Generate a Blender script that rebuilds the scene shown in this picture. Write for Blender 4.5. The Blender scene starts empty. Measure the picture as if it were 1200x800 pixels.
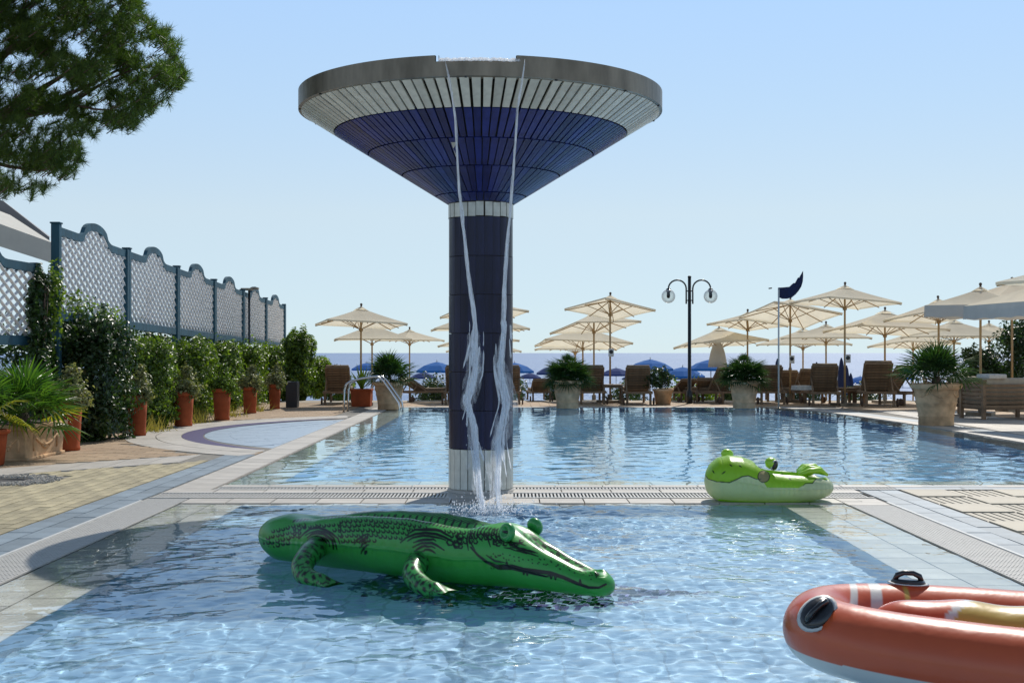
import bpy, math, random
import numpy as np
from mathutils import Vector, Matrix, noise
random.seed(7); rng = np.random.default_rng(7)
R = math.radians; PI = math.pi
S = bpy.context.scene
COL = S.collection

# ------------------------------------------------------------------ camera, light, exposure
F = 1500.0; HZ = 413.0; CH = 1.4            # focal length in photo pixels, sea horizon row, eye height
cam = bpy.data.objects.new("camera", bpy.data.cameras.new("camera")); COL.objects.link(cam)
cam.data.sensor_width = 36; cam.data.lens = 45; cam.data.shift_y = 13/1200
cam.data.clip_start = 0.05; cam.data.clip_end = 20000
cam.location = (0, 0, CH); cam.rotation_euler = (PI/2, 0, 0); S.camera = cam
SUN_EL = R(45); SUN_AZ = math.atan2(1.18, 3.7)
sd = Vector((math.sin(SUN_AZ)*math.cos(SUN_EL), math.cos(SUN_AZ)*math.cos(SUN_EL), math.sin(SUN_EL)))
sl = bpy.data.lights.new("sun", 'SUN'); sl.energy = 4.0; sl.angle = R(0.5); sl.color = (1, .955, .88)
sun = bpy.data.objects.new("sun", sl); COL.objects.link(sun)
sun.rotation_euler = (-sd).to_track_quat('-Z', 'Y').to_euler(); sun.location = sd*50
sl.cycles.is_caustics_light = True
w = bpy.data.worlds.new("World"); S.world = w; w.use_nodes = True
wn = w.node_tree; bg = wn.nodes["Background"]; bg.inputs[1].default_value = 0.15
sky = wn.nodes.new("ShaderNodeTexSky"); sky.sky_type = 'NISHITA'; sky.sun_disc = False
sky.sun_elevation = SUN_EL; sky.sun_rotation = SUN_AZ
sky.air_density = 0.6; sky.dust_density = 0.0; sky.ozone_density = 4; sky.altitude = 0
# the photograph's sky is evenly toned from horizon to top: flatten the Nishita sky's range with a gamma, cool it slightly with height
sg = wn.nodes.new("ShaderNodeGamma"); sg.inputs[1].default_value = .35; wn.links.new(sky.outputs[0], sg.inputs[0])
stc = wn.nodes.new("ShaderNodeTexCoord"); ssx = wn.nodes.new("ShaderNodeSeparateXYZ"); wn.links.new(stc.outputs['Generated'], ssx.inputs[0])
srp = wn.nodes.new("ShaderNodeValToRGB"); wn.links.new(ssx.outputs[2], srp.inputs[0])
for i, (p_, c_) in enumerate([(0, (2.15,2.45,2.6)), (.107, (2.76,2.86,2.76)), (.185, (2.62,2.98,3.18)), (.26, (2.54,3.06,3.54)), (.5, (1.4,1.66,2.0)), (1.0, (.95,1.1,1.3))]):
    e_ = srp.color_ramp.elements[0] if i == 0 else srp.color_ramp.elements[-1] if i == 5 else srp.color_ramp.elements.new(p_)
    e_.position = p_; e_.color = (*c_, 1)
smx = wn.nodes.new("ShaderNodeMix"); smx.data_type = 'RGBA'; smx.blend_type = 'MULTIPLY'; smx.inputs[0].default_value = 1
wn.links.new(sg.outputs[0], smx.inputs[6]); wn.links.new(srp.outputs[0], smx.inputs[7]); wn.links.new(smx.outputs[2], bg.inputs[0])
S.view_settings.view_transform = 'Standard'; S.view_settings.look = 'None'
S.view_settings.exposure = 0.0; S.view_settings.gamma = 1
S.cycles.max_bounces = 10; S.cycles.transparent_max_bounces = 24; S.cycles.transmission_bounces = 8
S.cycles.sample_clamp_indirect = 6; S.cycles.use_denoising = True

def WP(px, py, d):
    """world point seen at photo pixel (px,py) at distance d along the view axis"""
    return Vector(((px-600)/F*d, d, CH-(py-HZ)/F*d))
def GX(px, d): return (px-600)/F*d
def ZZ(py, d): return CH-(py-HZ)/F*d

# ------------------------------------------------------------------ helpers
def tag(o, label=None, cat=None, group=None, kind=None):
    if label: o['label'] = label
    if cat: o['category'] = cat
    if group: o['group'] = group
    if kind: o['kind'] = kind
    return o
def empty(name, loc, label, cat, rz=0, group=None):
    o = bpy.data.objects.new(name, None); COL.objects.link(o); o.empty_display_size = .1
    o.location = loc; o.rotation_euler = (0, 0, rz); return tag(o, label, cat, group)
def link(name, me, parent=None, loc=None, rot=None, scale=None):
    o = bpy.data.objects.new(name, me); COL.objects.link(o)
    if parent: o.parent = parent
    if loc is not None: o.location = loc
    if rot is not None: o.rotation_euler = rot
    if scale is not None: o.scale = scale
    return o
def copy_tree(o, parent=None):
    c = o.copy(); COL.objects.link(c)
    if parent: c.parent = parent
    for ch in list(o.children): copy_tree(ch, c)
    return c
def np_mesh(name, V, Fa, mat, smooth=False):
    """V (n,3) array; Fa (m,k) array, all faces with k corners"""
    V = np.asarray(V, dtype=np.float32); Fa = np.asarray(Fa, dtype=np.int32)
    me = bpy.data.meshes.new(name); me.vertices.add(len(V)); me.vertices.foreach_set("co", V.ravel())
    k = Fa.shape[1]; me.loops.add(Fa.size); me.loops.foreach_set("vertex_index", Fa.ravel())
    me.polygons.add(len(Fa)); me.polygons.foreach_set("loop_start", np.arange(0, Fa.size, k, dtype=np.int32))
    me.polygons.foreach_set("loop_total", np.full(len(Fa), k, dtype=np.int32))
    if smooth: me.polygons.foreach_set("use_smooth", np.ones(len(Fa), dtype=bool))
    me.update(calc_edges=True); me.materials.append(mat); return me
class MB:
    def __init__(s): s.v = []; s.f = []; s.sm = []
    def add(s, vs, fs, sm=False):
        b = len(s.v); s.v += [tuple(v) for v in vs]; s.f += [tuple(i+b for i in f) for f in fs]; s.sm += [sm]*len(fs); return s
    def box(s, c, d, rz=0, M=None, taper=1):
        hx, hy, hz = d[0]/2, d[1]/2, d[2]/2
        vs = [Vector((x*(hx if z < 0 else hx*taper), y*(hy if z < 0 else hy*taper), z*hz)) for z in (-1, 1) for x, y in ((-1,-1),(1,-1),(1,1),(-1,1))]
        T = Matrix.Translation(Vector(c)) @ (M if M is not None else Matrix.Rotation(rz, 4, 'Z'))
        return s.add([T@v for v in vs], [(0,3,2,1),(4,5,6,7),(0,1,5,4),(1,2,6,5),(2,3,7,6),(3,0,4,7)])
    def bar(s, a, b, wd, th, up=(0,0,1)):
        a = Vector(a); b = Vector(b); z = (b-a); L = z.length; z.normalize()
        u = Vector(up); 
        if abs(z.dot(u)) > .98: u = Vector((0,1,0))
        x = u.cross(z).normalized(); y = z.cross(x)
        M = Matrix((x, y, z)).transposed().to_4x4()
        return s.box((a+b)/2, (wd, th, L), M=M)
    def tube(s, pts, r, n=8, cap=True):
        pts = [Vector(p) for p in pts]; m = len(pts)
        rs = r if isinstance(r, (list, tuple)) else [r]*m
        vs = []; prev = None
        for i, p in enumerate(pts):
            t = (pts[min(i+1, m-1)]-pts[max(i-1, 0)]).normalized()
            if prev is None:
                a = Vector((0,0,1)) if abs(t.z) < .9 else Vector((1,0,0))
                u = t.cross(a).normalized()
            else: u = (prev - t*prev.dot(t)).normalized()
            prev = u; v = t.cross(u)
            for k in range(n):
                an = 2*PI*k/n; vs.append(p+(u*math.cos(an)+v*math.sin(an))*rs[i])
        fs = [(i*n+k, i*n+(k+1) % n, (i+1)*n+(k+1) % n, (i+1)*n+k) for i in range(m-1) for k in range(n)]
        if cap: fs += [tuple(range(n-1, -1, -1)), tuple((m-1)*n+k for k in range(n))]
        return s.add(vs, fs, True)
    def lathe(s, prof, n=24, c=(0,0,0), sm=True, cap=True):
        vs = [(c[0]+r*math.cos(2*PI*k/n), c[1]+r*math.sin(2*PI*k/n), c[2]+z) for r, z in prof for k in range(n)]
        fs = [(i*n+k, i*n+(k+1) % n, (i+1)*n+(k+1) % n, (i+1)*n+k) for i in range(len(prof)-1) for k in range(n)]
        if cap: fs += [tuple(range(n-1, -1, -1)), tuple((len(prof)-1)*n+k for k in range(n))]
        return s.add(vs, fs, sm)
    def poly(s, pts, z=None):
        vs = [(p[0], p[1], z) if z is not None else p for p in pts]
        return s.add(vs, [tuple(range(len(vs)))])
    def prism(s, pts, z0, z1):
        n = len(pts); vs = [(p[0], p[1], z0) for p in pts]+[(p[0], p[1], z1) for p in pts]
        return s.add(vs, [tuple(range(n-1, -1, -1)), tuple(range(n, 2*n))]+[(i, (i+1) % n, n+(i+1) % n, n+i) for i in range(n)])
    def mesh(s, name, mat):
        me = bpy.data.meshes.new(name); me.from_pydata(s.v, [], s.f); me.polygons.foreach_set("use_smooth", s.sm)
        me.materials.append(mat); me.update(); return me
    def build(s, name, mat, parent=None, loc=None, rot=None, scale=None, bevel=0):
        o = link(name, s.mesh(name, mat), parent, loc, rot, scale)
        if bevel:
            b = o.modifiers.new("bevel", 'BEVEL'); b.width = bevel; b.segments = 2; b.limit_method = 'ANGLE'; b.angle_limit = R(40)
        return o

# ------------------------------------------------------------------ materials
class NT:
    def __init__(s, name):
        s.m = bpy.data.materials.new(name); s.m.use_nodes = True; s.t = s.m.node_tree; s.p = s.t.nodes["Principled BSDF"]
        s.out = s.t.nodes["Material Output"]
    def n(s, typ, **kw):
        nd = s.t.nodes.new(typ)
        for k, v in kw.items():
            if k.startswith('_'): setattr(nd, k[1:], v)
            else: nd.inputs[k.replace('_', ' ')].default_value = v
        return nd
    def l(s, a, b): s.t.links.new(a, b)
    def coord(s, scale=(1,1,1), kind='Object'):
        tc = s.n("ShaderNodeTexCoord"); mp = s.n("ShaderNodeMapping"); mp.inputs['Scale'].default_value = scale
        s.l(tc.outputs[kind], mp.inputs[0]); return mp.outputs[0]
    def noise(s, scale, detail=4, co=None, rough=.55):
        n = s.n("ShaderNodeTexNoise", Scale=scale, Detail=detail, Roughness=rough)
        s.l(co if co is not None else s.coord(), n.inputs['Vector']); return n.outputs['Fac']
    def ramp(s, fac, stops):
        r = s.n("ShaderNodeValToRGB"); e = r.color_ramp.elements
        e[0].position, e[0].color = stops[0][0], (*stops[0][1], 1); e[1].position, e[1].color = stops[-1][0], (*stops[-1][1], 1)
        for p, c in stops[1:-1]: x = e.new(p); x.color = (*c, 1)
        s.l(fac, r.inputs[0]); return r.outputs[0]
    def mix(s, fac, a, b, mode='MIX'):
        m = s.n("ShaderNodeMix", _data_type='RGBA', _blend_type=mode)
        for i, v in ((0, fac), (6, a), (7, b)):
            if isinstance(v, (int, float)): m.inputs[i].default_value = v
            elif isinstance(v, tuple): m.inputs[i].default_value = (*v, 1)
            else: s.l(v, m.inputs[i])
        return m.outputs[2]
    def bump(s, h, strength=.3, dist=.01):
        b = s.n("ShaderNodeBump", Strength=strength, Distance=dist); s.l(h, b.inputs['Height']); s.l(b.outputs[0], s.p.inputs['Normal']); return b
    def rnd(s): return s.n("ShaderNodeObjectInfo").outputs['Random']
def simple(name, col, rough=.6, var=.25, scale=8, metal=0, bump=.15, bscale=None, spec=.5, objvar=0, coat=0, stretch=(1,1,1), bdist=.01):
    t = NT(name); co = t.coord(stretch); nf = t.noise(scale, 5, co)
    dk = tuple(c*(1-var) for c in col); lt = tuple(min(1, c*(1+var)) for c in col)
    c = t.ramp(nf, [(.3, dk), (.7, lt)])
    if objvar:
        r = t.ramp(t.rnd(), [(0, (1-objvar,)*3), (1, (1+objvar,)*3)]); c = t.mix(1.0, c, r, 'MULTIPLY')
    t.l(c, t.p.inputs['Base Color']); t.p.inputs['Roughness'].default_value = rough; t.p.inputs['Metallic'].default_value = metal
    t.p.inputs['Specular IOR Level'].default_value = spec; t.p.inputs['Coat Weight'].default_value = coat
    if bump: t.bump(t.noise(bscale or scale*4, 4, co), bump, bdist)
    return t.m
def leafmat(name, c0, c1, trans=.45, rough=.45, scale=1.2):
    t = NT(name); geo = t.n("ShaderNodeNewGeometry")
    c = t.ramp(geo.outputs['Random Per Island'], [(0, c0), (1, c1)])
    nf = t.noise(scale, 3); c = t.mix(nf, c, t.mix(1.0, c, (1.35, 1.25, .8), 'MULTIPLY'))
    t.l(c, t.p.inputs['Base Color']); t.p.inputs['Roughness'].default_value = rough
    tr = t.n("ShaderNodeBsdfTranslucent"); t.l(t.mix(1.0, c, (1.5, 1.7, .7), 'MULTIPLY'), tr.inputs[0])
    mx = t.n("ShaderNodeMixShader"); mx.inputs[0].default_value = trans
    t.l(t.p.outputs[0], mx.inputs[1]); t.l(tr.outputs[0], mx.inputs[2]); t.l(mx.outputs[0], t.out.inputs[0]); return t.m
def fabric(name, col, trans=.35):
    t = NT(name); c = t.ramp(t.noise(3, 5), [(.3, tuple(x*.88 for x in col)), (.7, col)])
    t.l(c, t.p.inputs['Base Color']); t.p.inputs['Roughness'].default_value = .9; t.bump(t.noise(1.6, 3), .35, .03)
    tr = t.n("ShaderNodeBsdfTranslucent"); t.l(c, tr.inputs[0]); mx = t.n("ShaderNodeMixShader"); mx.inputs[0].default_value = trans
    t.l(t.p.outputs[0], mx.inputs[1]); t.l(tr.outputs[0], mx.inputs[2]); t.l(mx.outputs[0], t.out.inputs[0]); return t.m
def printed(name, rough=.3, coat=.4, bump=.12, bscale=5, trans=0):
    t = NT(name); a = t.n("ShaderNodeAttribute"); a.attribute_name = 'print'
    c = t.mix(.25, a.outputs[0], t.mix(1.0, a.outputs[0], t.ramp(t.noise(4, 4), [(.3, (.7,.7,.7)), (.7, (1.2,1.2,1.2))]), 'MULTIPLY'))
    t.l(c, t.p.inputs['Base Color']); t.p.inputs['Roughness'].default_value = rough; t.p.inputs['Coat Weight'].default_value = coat
    t.p.inputs['Coat Roughness'].default_value = .12
    t.p.inputs['Subsurface Weight'].default_value = 0
    t.bump(t.noise(bscale, 3), bump, .04)
    if trans:
        tr = t.n("ShaderNodeBsdfTranslucent"); t.l(c, tr.inputs[0]); mx = t.n("ShaderNodeMixShader"); mx.inputs[0].default_value = trans
        t.l(t.p.outputs[0], mx.inputs[1]); t.l(tr.outputs[0], mx.inputs[2]); t.l(mx.outputs[0], t.out.inputs[0])
    return t.m
M = {}
M['paver_pale'] = simple('pale_stone', (.47,.435,.385), .55, .14, 3, objvar=.10, bump=.2, bscale=40, spec=.4)
M['paver_wet'] = simple('wet_pale_stone', (.70,.67,.60), .3, .14, 4, objvar=.12, bump=.2, bscale=30)
M['blue_stone'] = simple('blue_grey_stone', (.20,.25,.29), .5, .16, 5, objvar=.16, bump=.25, bscale=50)
M['yellow_brick'] = simple('buff_brick', (.36,.31,.19), .75, .22, 4, objvar=.22, bump=.4, bscale=50)
M['brown_brick'] = simple('tan_brick', (.36,.25,.15), .75, .2, 3, objvar=.15, bump=.3, bscale=50)
M['beige_slab'] = simple('beige_slab', (.40,.35,.26), .6, .13, 3, objvar=.1, bump=.2, bscale=40)
M['joint'] = simple('joint_mortar', (.20,.185,.16), .85, .2, 10)
M['purple_tile'] = simple('purple_mosaic', (.06,.055,.26), .4, .4, 40)
M['purple_band'] = simple('dark_purple_mosaic', (.06,.045,.13), .55, .35, 40, spec=.3)
M['paleblue_tile'] = simple('pale_blue_mosaic', (.36,.44,.52), .4, .12, 10, bscale=60)
M['grate'] = simple('grate_plastic', (.52,.50,.46), .45, .1, 20, spec=.4)
M['grate_dark'] = simple('gutter_dark', (.05,.05,.05), .8, .2, 5)
M['white_tile'] = simple('white_glazed_tile', (.62,.63,.57), .3, .16, 9, objvar=.16, bump=.1)
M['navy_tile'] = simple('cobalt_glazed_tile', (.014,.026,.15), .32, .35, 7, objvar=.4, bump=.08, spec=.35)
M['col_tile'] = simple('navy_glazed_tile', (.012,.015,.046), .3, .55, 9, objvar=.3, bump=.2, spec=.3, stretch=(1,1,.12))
M['grout'] = simple('dark_grout', (.055,.047,.035), .7, .45, 12)
M['steel'] = simple('weathered_steel', (.22,.185,.14), .42, .35, 5, metal=.75, bump=.2, bscale=25, stretch=(1,1,.3))
M['chrome'] = simple('polished_steel', (.62,.62,.62), .16, .05, 5, metal=1, bump=0)
M['black_metal'] = simple('black_paint_metal', (.02,.024,.026), .35, .2, 6)
M['blue_wood'] = simple('blue_painted_wood', (.025,.085,.12), .6, spec=.25, var=.3, scale=5, bump=.25, bscale=20, stretch=(1,1,.2))# .3, 5, bump=.25, bscale=20, stretch=(1,1,.2))
M['lattice'] = simple('white_lattice_paint', (.80,.80,.80), .6, .15, 6)
M['teak'] = simple('grey_teak', (.20,.13,.075), .7, .35, 6, objvar=.2, bump=.3, bscale=25, stretch=(1,.3,1))
M['pole_wood'] = simple('varnished_pole_wood', (.42,.27,.12), .45, .2, 6, objvar=.1)
M['terracotta'] = simple('red_terracotta', (.36,.080,.028), .9, spec=.2, var=.25, scale=4, objvar=.15, bump=.25, bscale=30)#, .25, 4, objvar=.15, bump=.25, bscale=30)
M['stone_pot'] = simple('weathered_clay_pot', (.62,.41,.24), .95, spec=.15, var=.32, scale=5, objvar=.1, bump=.5, bscale=18)#, .32, 5, objvar=.1, bump=.5, bscale=18)
M['dark_planter'] = simple('dark_planter', (.03,.032,.035), .6, .2, 5)
M['soil'] = simple('soil', (.05,.035,.02), .95, .4, 20)
M['canvas'] = fabric('cream_canvas', (.93,.86,.69), .5)
M['canvas_grey'] = fabric('grey_canvas', (.60,.57,.52), .12)  # plain grey cloth for the valances and the gathered pole cover
M['canvas_blue'] = fabric('blue_canvas', (.012,.15,.50), .3)
M['canvas_navy'] = fabric('navy_cloth', (.02,.03,.09), .15)
M['marquee'] = fabric('marquee_fabric', (.66,.64,.58), .15)
M['marquee_grey'] = simple('grey_roof_sheet', (.16,.16,.17), .5, .15, 2)
M['towel'] = simple('towel_cloth', (.62,.60,.55), .95, .15, 20, bump=.4)
M['bark'] = simple('pine_bark', (.10,.065,.045), .9, .5, 9, bump=.8, bscale=14, stretch=(1,1,.4))
M['needles'] = leafmat('pine_needles', (.024,.054,.010), (.085,.14,.020), .36, .5, .9)
M['leaf_hedge'] = leafmat('hedge_leaves', (.025,.06,.012), (.17,.25,.03), .42, .38, .7)
M['leaf_dark'] = leafmat('dark_leaves', (.012,.035,.012), (.045,.085,.025), .3, .35, .7)
M['leaf_yellow'] = leafmat('yellow_green_leaves', (.06,.12,.015), (.16,.22,.03), .5, .4, .9)
M['leaf_varieg'] = leafmat('cream_edged_leaves', (.06,.09,.035), (.34,.33,.20), .25, .45, 3)
M['frond'] = leafmat('palm_fronds', (.03,.09,.018), (.10,.19,.035), .4, .35, 1.5)
M['frond_dark'] = leafmat('dark_palm_fronds', (.015,.045,.015), (.05,.10,.03), .3, .35, 1.5)
M['frond_dry'] = leafmat('yellowing_fronds', (.20,.22,.03), (.32,.28,.05), .4, .5, 1.5)
M['drygrass'] = leafmat('dry_grass', (.16,.14,.05), (.30,.24,.09), .3, .6, 2)
M['sand'] = simple('beach_sand', (.40,.34,.26), .9, .15, .5)
M['gravel'] = simple('pebbles', (.46,.43,.38), .8, .35, 25, bump=.6)
M['black_rubber'] = simple('black_vinyl', (.012,.012,.014), .28, .1, 6, coat=.5)
M['white_plastic'] = simple('white_plastic', (.6,.6,.58), .4, .1, 6)
M['green_vinyl'] = simple('green_vinyl', (.03,.30,.06), .3, .15, 6, coat=.4)
M['croc_print'] = printed('crocodile_vinyl_print', .34, .25, .18, 7, .16)
M['frog_print'] = printed('frog_vinyl_print', .36, .25, .15, 9, .36)
M['raft_print'] = printed('raft_vinyl_print', .35, .35, .12, 6, .08)

def water_mat(name, tint, rough=.0, absorb=0):
    t = NT(name); p = t.p
    p.inputs['Base Color'].default_value = (*tint, 1); p.inputs['Roughness'].default_value = rough
    p.inputs['IOR'].default_value = 1.333; p.inputs['Transmission Weight'].default_value = 1
    return t.m
def glassw(name, tint):
    t = NT(name); g = t.n("ShaderNodeBsdfGlass", Roughness=0.0, IOR=1.333); g.inputs['Color'].default_value = (*tint, 1)
    t.l(g.outputs[0], t.out.inputs[0]); return t.m
M['water'] = glassw('pool_water', (.96,.99,1.0))
M['water_upper'] = glassw('pool_water_deep', (.87,.96,1.0))
def sea_mat():
    t = NT('sea_water'); co = t.coord((1, .22, 1)); 
    c = t.ramp(t.noise(.012, 4, co), [(.3, (.085,.15,.31)), (.7, (.12,.19,.36))]); t.l(c, t.p.inputs['Base Color'])
    t.p.inputs['Roughness'].default_value = .35; t.p.inputs['Specular IOR Level'].default_value = .45
    t.bump(t.noise(.7, 5, co), .9, .6); return t.m
M['sea'] = sea_mat()
def falling(name='falling_water', k=1.0, co_=(70,70,5)):
    t = NT(name); t.p.inputs['Base Color'].default_value = (.93,.96,1,1); t.p.inputs['Roughness'].default_value = .12
    t.p.inputs['IOR'].default_value = 1.333
    co = t.coord(co_); a = t.ramp(t.noise(1.0, 5, co), [(.36, (.12*k*k,)*3), (.62, (k,)*3)])
    tr = t.n("ShaderNodeBsdfTransparent"); tl = t.n("ShaderNodeBsdfTranslucent"); tl.inputs[0].default_value = (.95,.97,1,1)
    m1 = t.n("ShaderNodeMixShader"); m1.inputs[0].default_value = .6; t.l(t.p.outputs[0], m1.inputs[1]); t.l(tl.outputs[0], m1.inputs[2])
    mx = t.n("ShaderNodeMixShader"); lw = t.n('ShaderNodeLayerWeight', Blend=.5); fc = t.ramp(lw.outputs['Facing'], [(.25, (1,1,1)), (.95, (.06,.06,.06))]); a = t.mix(1.0, a, fc, 'MULTIPLY')
    t.l(a, mx.inputs[0]); t.l(tr.outputs[0], mx.inputs[1]); t.l(m1.outputs[0], mx.inputs[2]); t.l(mx.outputs[0], t.out.inputs[0])
    return t.m
M['falling'] = falling(); M['spray'] = falling('water_spray', .24, (55,55,9))
def globe_mat():
    t = NT('clear_globe'); t.p.inputs['Base Color'].default_value = (.9,.9,.88,1); t.p.inputs['Roughness'].default_value = .15
    tr = t.n("ShaderNodeBsdfTransparent"); tr.inputs[0].default_value = (.88,.88,.86,1)
    fr = t.n("ShaderNodeLayerWeight", Blend=.45); mx = t.n("ShaderNodeMixShader")
    t.l(fr.outputs['Facing'], mx.inputs[0]); t.l(tr.outputs[0], mx.inputs[1]); t.l(t.p.outputs[0], mx.inputs[2]); t.l(mx.outputs[0], t.out.inputs[0]); return t.m
M['globe'] = globe_mat()
def brick_sheet(name, c1, c2, mortar, bw, bh, ms=.012, rz=0, rough=.7):
    t = NT(name); tc = t.n("ShaderNodeTexCoord"); mp = t.n("ShaderNodeMapping"); mp.inputs['Rotation'].default_value = (0,0,rz)
    t.l(tc.outputs['Object'], mp.inputs[0]); b = t.n("ShaderNodeTexBrick", Scale=1.0); b.inputs['Brick Width'].default_value = bw
    b.inputs['Row Height'].default_value = bh; b.inputs['Mortar Size'].default_value = ms
    b.inputs['Color1'].default_value = (*c1,1); b.inputs['Color2'].default_value = (*c2,1); b.inputs['Mortar'].default_value = (*mortar,1)
    t.l(mp.outputs[0], b.inputs[0]); nz = t.ramp(t.noise(2.2, 5), [(.3, (.8,.8,.8)), (.7, (1.15,1.15,1.15))])
    t.l(t.mix(1.0, b.outputs[0], nz, 'MULTIPLY'), t.p.inputs['Base Color']); t.p.inputs['Roughness'].default_value = rough
    t.bump(b.outputs['Fac'], -.4, .01); return t.m
M['far_brick'] = brick_sheet('far_tan_paving', (.42,.33,.23), (.47,.38,.28), (.25,.2,.15), .4, .2)
M['far_yellow'] = brick_sheet('far_buff_paving', (.36,.31,.19), (.42,.36,.23), (.2,.17,.12), .45, .11, rz=PI/2)
M['far_pale'] = brick_sheet('far_pale_paving', (.44,.45,.46), (.50,.50,.50), (.3,.3,.3), .6, .45)
def pool_tile(name, base, scale=2.5):
    t = NT(name); co = t.coord(); b = t.n("ShaderNodeTexBrick", Scale=1.0); b.offset = 0
    b.inputs['Brick Width'].default_value = .25; b.inputs['Row Height'].default_value = .25; b.inputs['Mortar Size'].default_value = .008
    b.inputs['Color1'].default_value = (*base,1); b.inputs['Color2'].default_value = (*(x*.93 for x in base),1); b.inputs['Mortar'].default_value = (*(x*.74 for x in base),1)
    t.l(co, b.inputs[0]); nz = t.ramp(t.noise(1.5, 3), [(.3, (.9,.9,.9)), (.7, (1.08,1.08,1.08))])
    t.l(t.mix(1.0, b.outputs[0], nz, 'MULTIPLY'), t.p.inputs['Base Color']); t.p.inputs['Roughness'].default_value = .35; return t.m
M['floor_lower'] = pool_tile('pale_blue_pool_tile', (.40,.62,.78))
M['floor_upper'] = pool_tile('sky_blue_pool_tile', (.36,.63,.84))

# ------------------------------------------------------------------ ground, pools, water
def sheet(name, pts, z, mat, parent=None, kind='structure'):
    o = MB().poly(pts, z).build(name, mat, parent)
    if parent is None: tag(o, kind=kind)
    return o
def rect(x0, x1, y0, y1): return [(x0,y0),(x1,y0),(x1,y1),(x0,y1)]
LX = 3.10; LYW = 3.0; LY0, LY1 = 2.6, 11.92            # lower pool water sheet
UX0, UX1 = -3.05, 7.95; UY0, UY1 = 13.55, 32.8
corner = [(6.35,32.8),(6.9,32.2),(7.3,30.6),(7.6,28.2),(7.8,25.6),(7.9,22.5),(7.95,19.5)]
deck = tag(MB().build('deck', M['joint']), kind='structure')
mb = MB(); Zd = -.010
for p in (rect(-14,-3.52,-6,36.5), rect(3.52,16,-6,12.8), rect(3.52,16,12.8,13.06), rect(-3.52,3.52,-6,LY0), rect(7.95,16,13.06,36.5), rect(-3.52,7.95,32.8,36.5)): mb.poly(p, Zd)
mb.poly([(7.95,19.5),(7.95,32.8),(6.35,32.8)]+corner[1:-1], Zd)
for p in (rect(-3.52,3.52,12.80,13.08),rect(-3.52,-3.05,13.08,32.8)): mb.poly(p, Zd)
deck.data = mb.mesh('deck', M['joint'])
# far terrain: terrace slope, beach, sea
mb = MB(); XS = 400
prof = [(36.5,-.012),(38,-.02),(41,-.55),(47,-1.0),(60,-1.35),(86,-1.9),(100,-2.6)]
vs = [(x, y, z) for y, z in prof for x in (-XS, XS)]
mb.add(vs, [(2*i, 2*i+1, 2*i+3, 2*i+2) for i in range(len(prof)-1)])
mb.poly(rect(-XS,-14,-60,36.5), -.012); mb.poly(rect(16,XS,-60,36.5), -.012); mb.poly(rect(-14,16,-60,-6), -.012)
tag(mb.build('beach_ground', M['sand']), kind='structure')
sheet('sea', rect(-6000,6000,84,9000), -2.0, M['sea'])

def stones(parent, name, mat, x0, x1, y0, y1, w, l, gap=.006, top=0.0, th=.03, limit=300, axis='x', stag=.5, keep=None, kindname=None, jit=.0015):
    """rows of bricks: w across rows (along x if axis=='y'), l along the row"""
    if axis == 'y': a0, a1, b0, b1 = x0, x1, y0, y1      # rows stacked along x, bricks run along y
    else: a0, a1, b0, b1 = y0, y1, x0, x1
    nr = max(1, round((a1-a0)/w)); w = (a1-a0)/nr; lst = []
    for r in range(nr):
        off = -(l*stag if r % 2 else 0); b = b0+off; ca = a0+(r+.5)*w
        while b < b1-1e-4:
            s0, s1 = max(b, b0), min(b+l, b1)
            if s1-s0 > .03:
                cb = (s0+s1)/2; x, y = (ca, cb) if axis == 'y' else (cb, ca)
                if keep is None or keep(x, y): lst.append((x, y, s1-s0))
            b += l
    lst.sort(key=lambda t: t[1]+abs(t[0])*.3+(100 if t[1] < 5.2 or abs(t[0]) > t[1]*.43 else 0))
    shared = {}
    g = MB()
    for i, (x, y, ln) in enumerate(lst):
        dz = random.uniform(-jit, jit); 
        d = (w-gap, ln-gap, th) if axis == 'y' else (ln-gap, w-gap, th)
        if i < limit:
            k = round(ln, 3)
            if k not in shared:
                m = MB().box((0,0,0), d, taper=.985); shared[k] = m.mesh(name, mat)
            link(name, shared[k], parent, (x, y, top-th/2+dz), (random.uniform(-.002,.002), random.uniform(-.002,.002), random.uniform(-.003,.003)))
        else: g.box((x, y, top-th/2+dz), d, taper=.985)
    if g.v: tag(g.build(kindname or name+'_bed', mat, parent), kind='stuff')

# blue-grey border stones either side of the lower pool, and across the right
for sx in (-1, 1):
    a, b = (-3.93,-3.53) if sx < 0 else (3.53,3.93)
    stones(deck, 'border_stone', M['blue_stone'], a, b, 5.0, 17.6 if sx < 0 else 13.05, .2, .62, axis='y')
stones(deck, 'border_stone', M['blue_stone'], 3.95, 8.6, 13.10, 13.50, .2, .7, axis='x')
# buff bricks left of the pool, strip, tan bricks, pale ring
CX, CY = .07, 22.9
def strip_y(x): return 15.1+(x+6.04)*(2.5/2.28)     # centre line of the pale diagonal strip
stones(deck, 'buff_brick', M['yellow_brick'], -8.0, -3.95, 7.0, 17.8, .115, .46, axis='y', keep=lambda x, y: y < strip_y(x)-.75 and math.hypot(x+5.55, y-14.0) > .62, kindname='buff_brick_bed')
m = MB(); 
for i in range(16):
    x0 = -9.5+i*.375; x1 = x0+.365
    if x1 < -3.93: m.add([(x0, strip_y(x0)-.7, .002),(x1, strip_y(x1)-.7, .002),(x1, strip_y(x1)+.55, .002),(x0, strip_y(x0)+.55, .002),(x0, strip_y(x0)-.7, -.03),(x1, strip_y(x1)-.7, -.03),(x1, strip_y(x1)+.55, -.03),(x0, strip_y(x0)+.55, -.03)], [(0,1,2,3),(0,4,5,1),(1,5,6,2),(2,6,7,3),(3,7,4,0)])
tag(m.build('paving_strip', M['paver_pale'], deck), kind='stuff')
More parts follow.
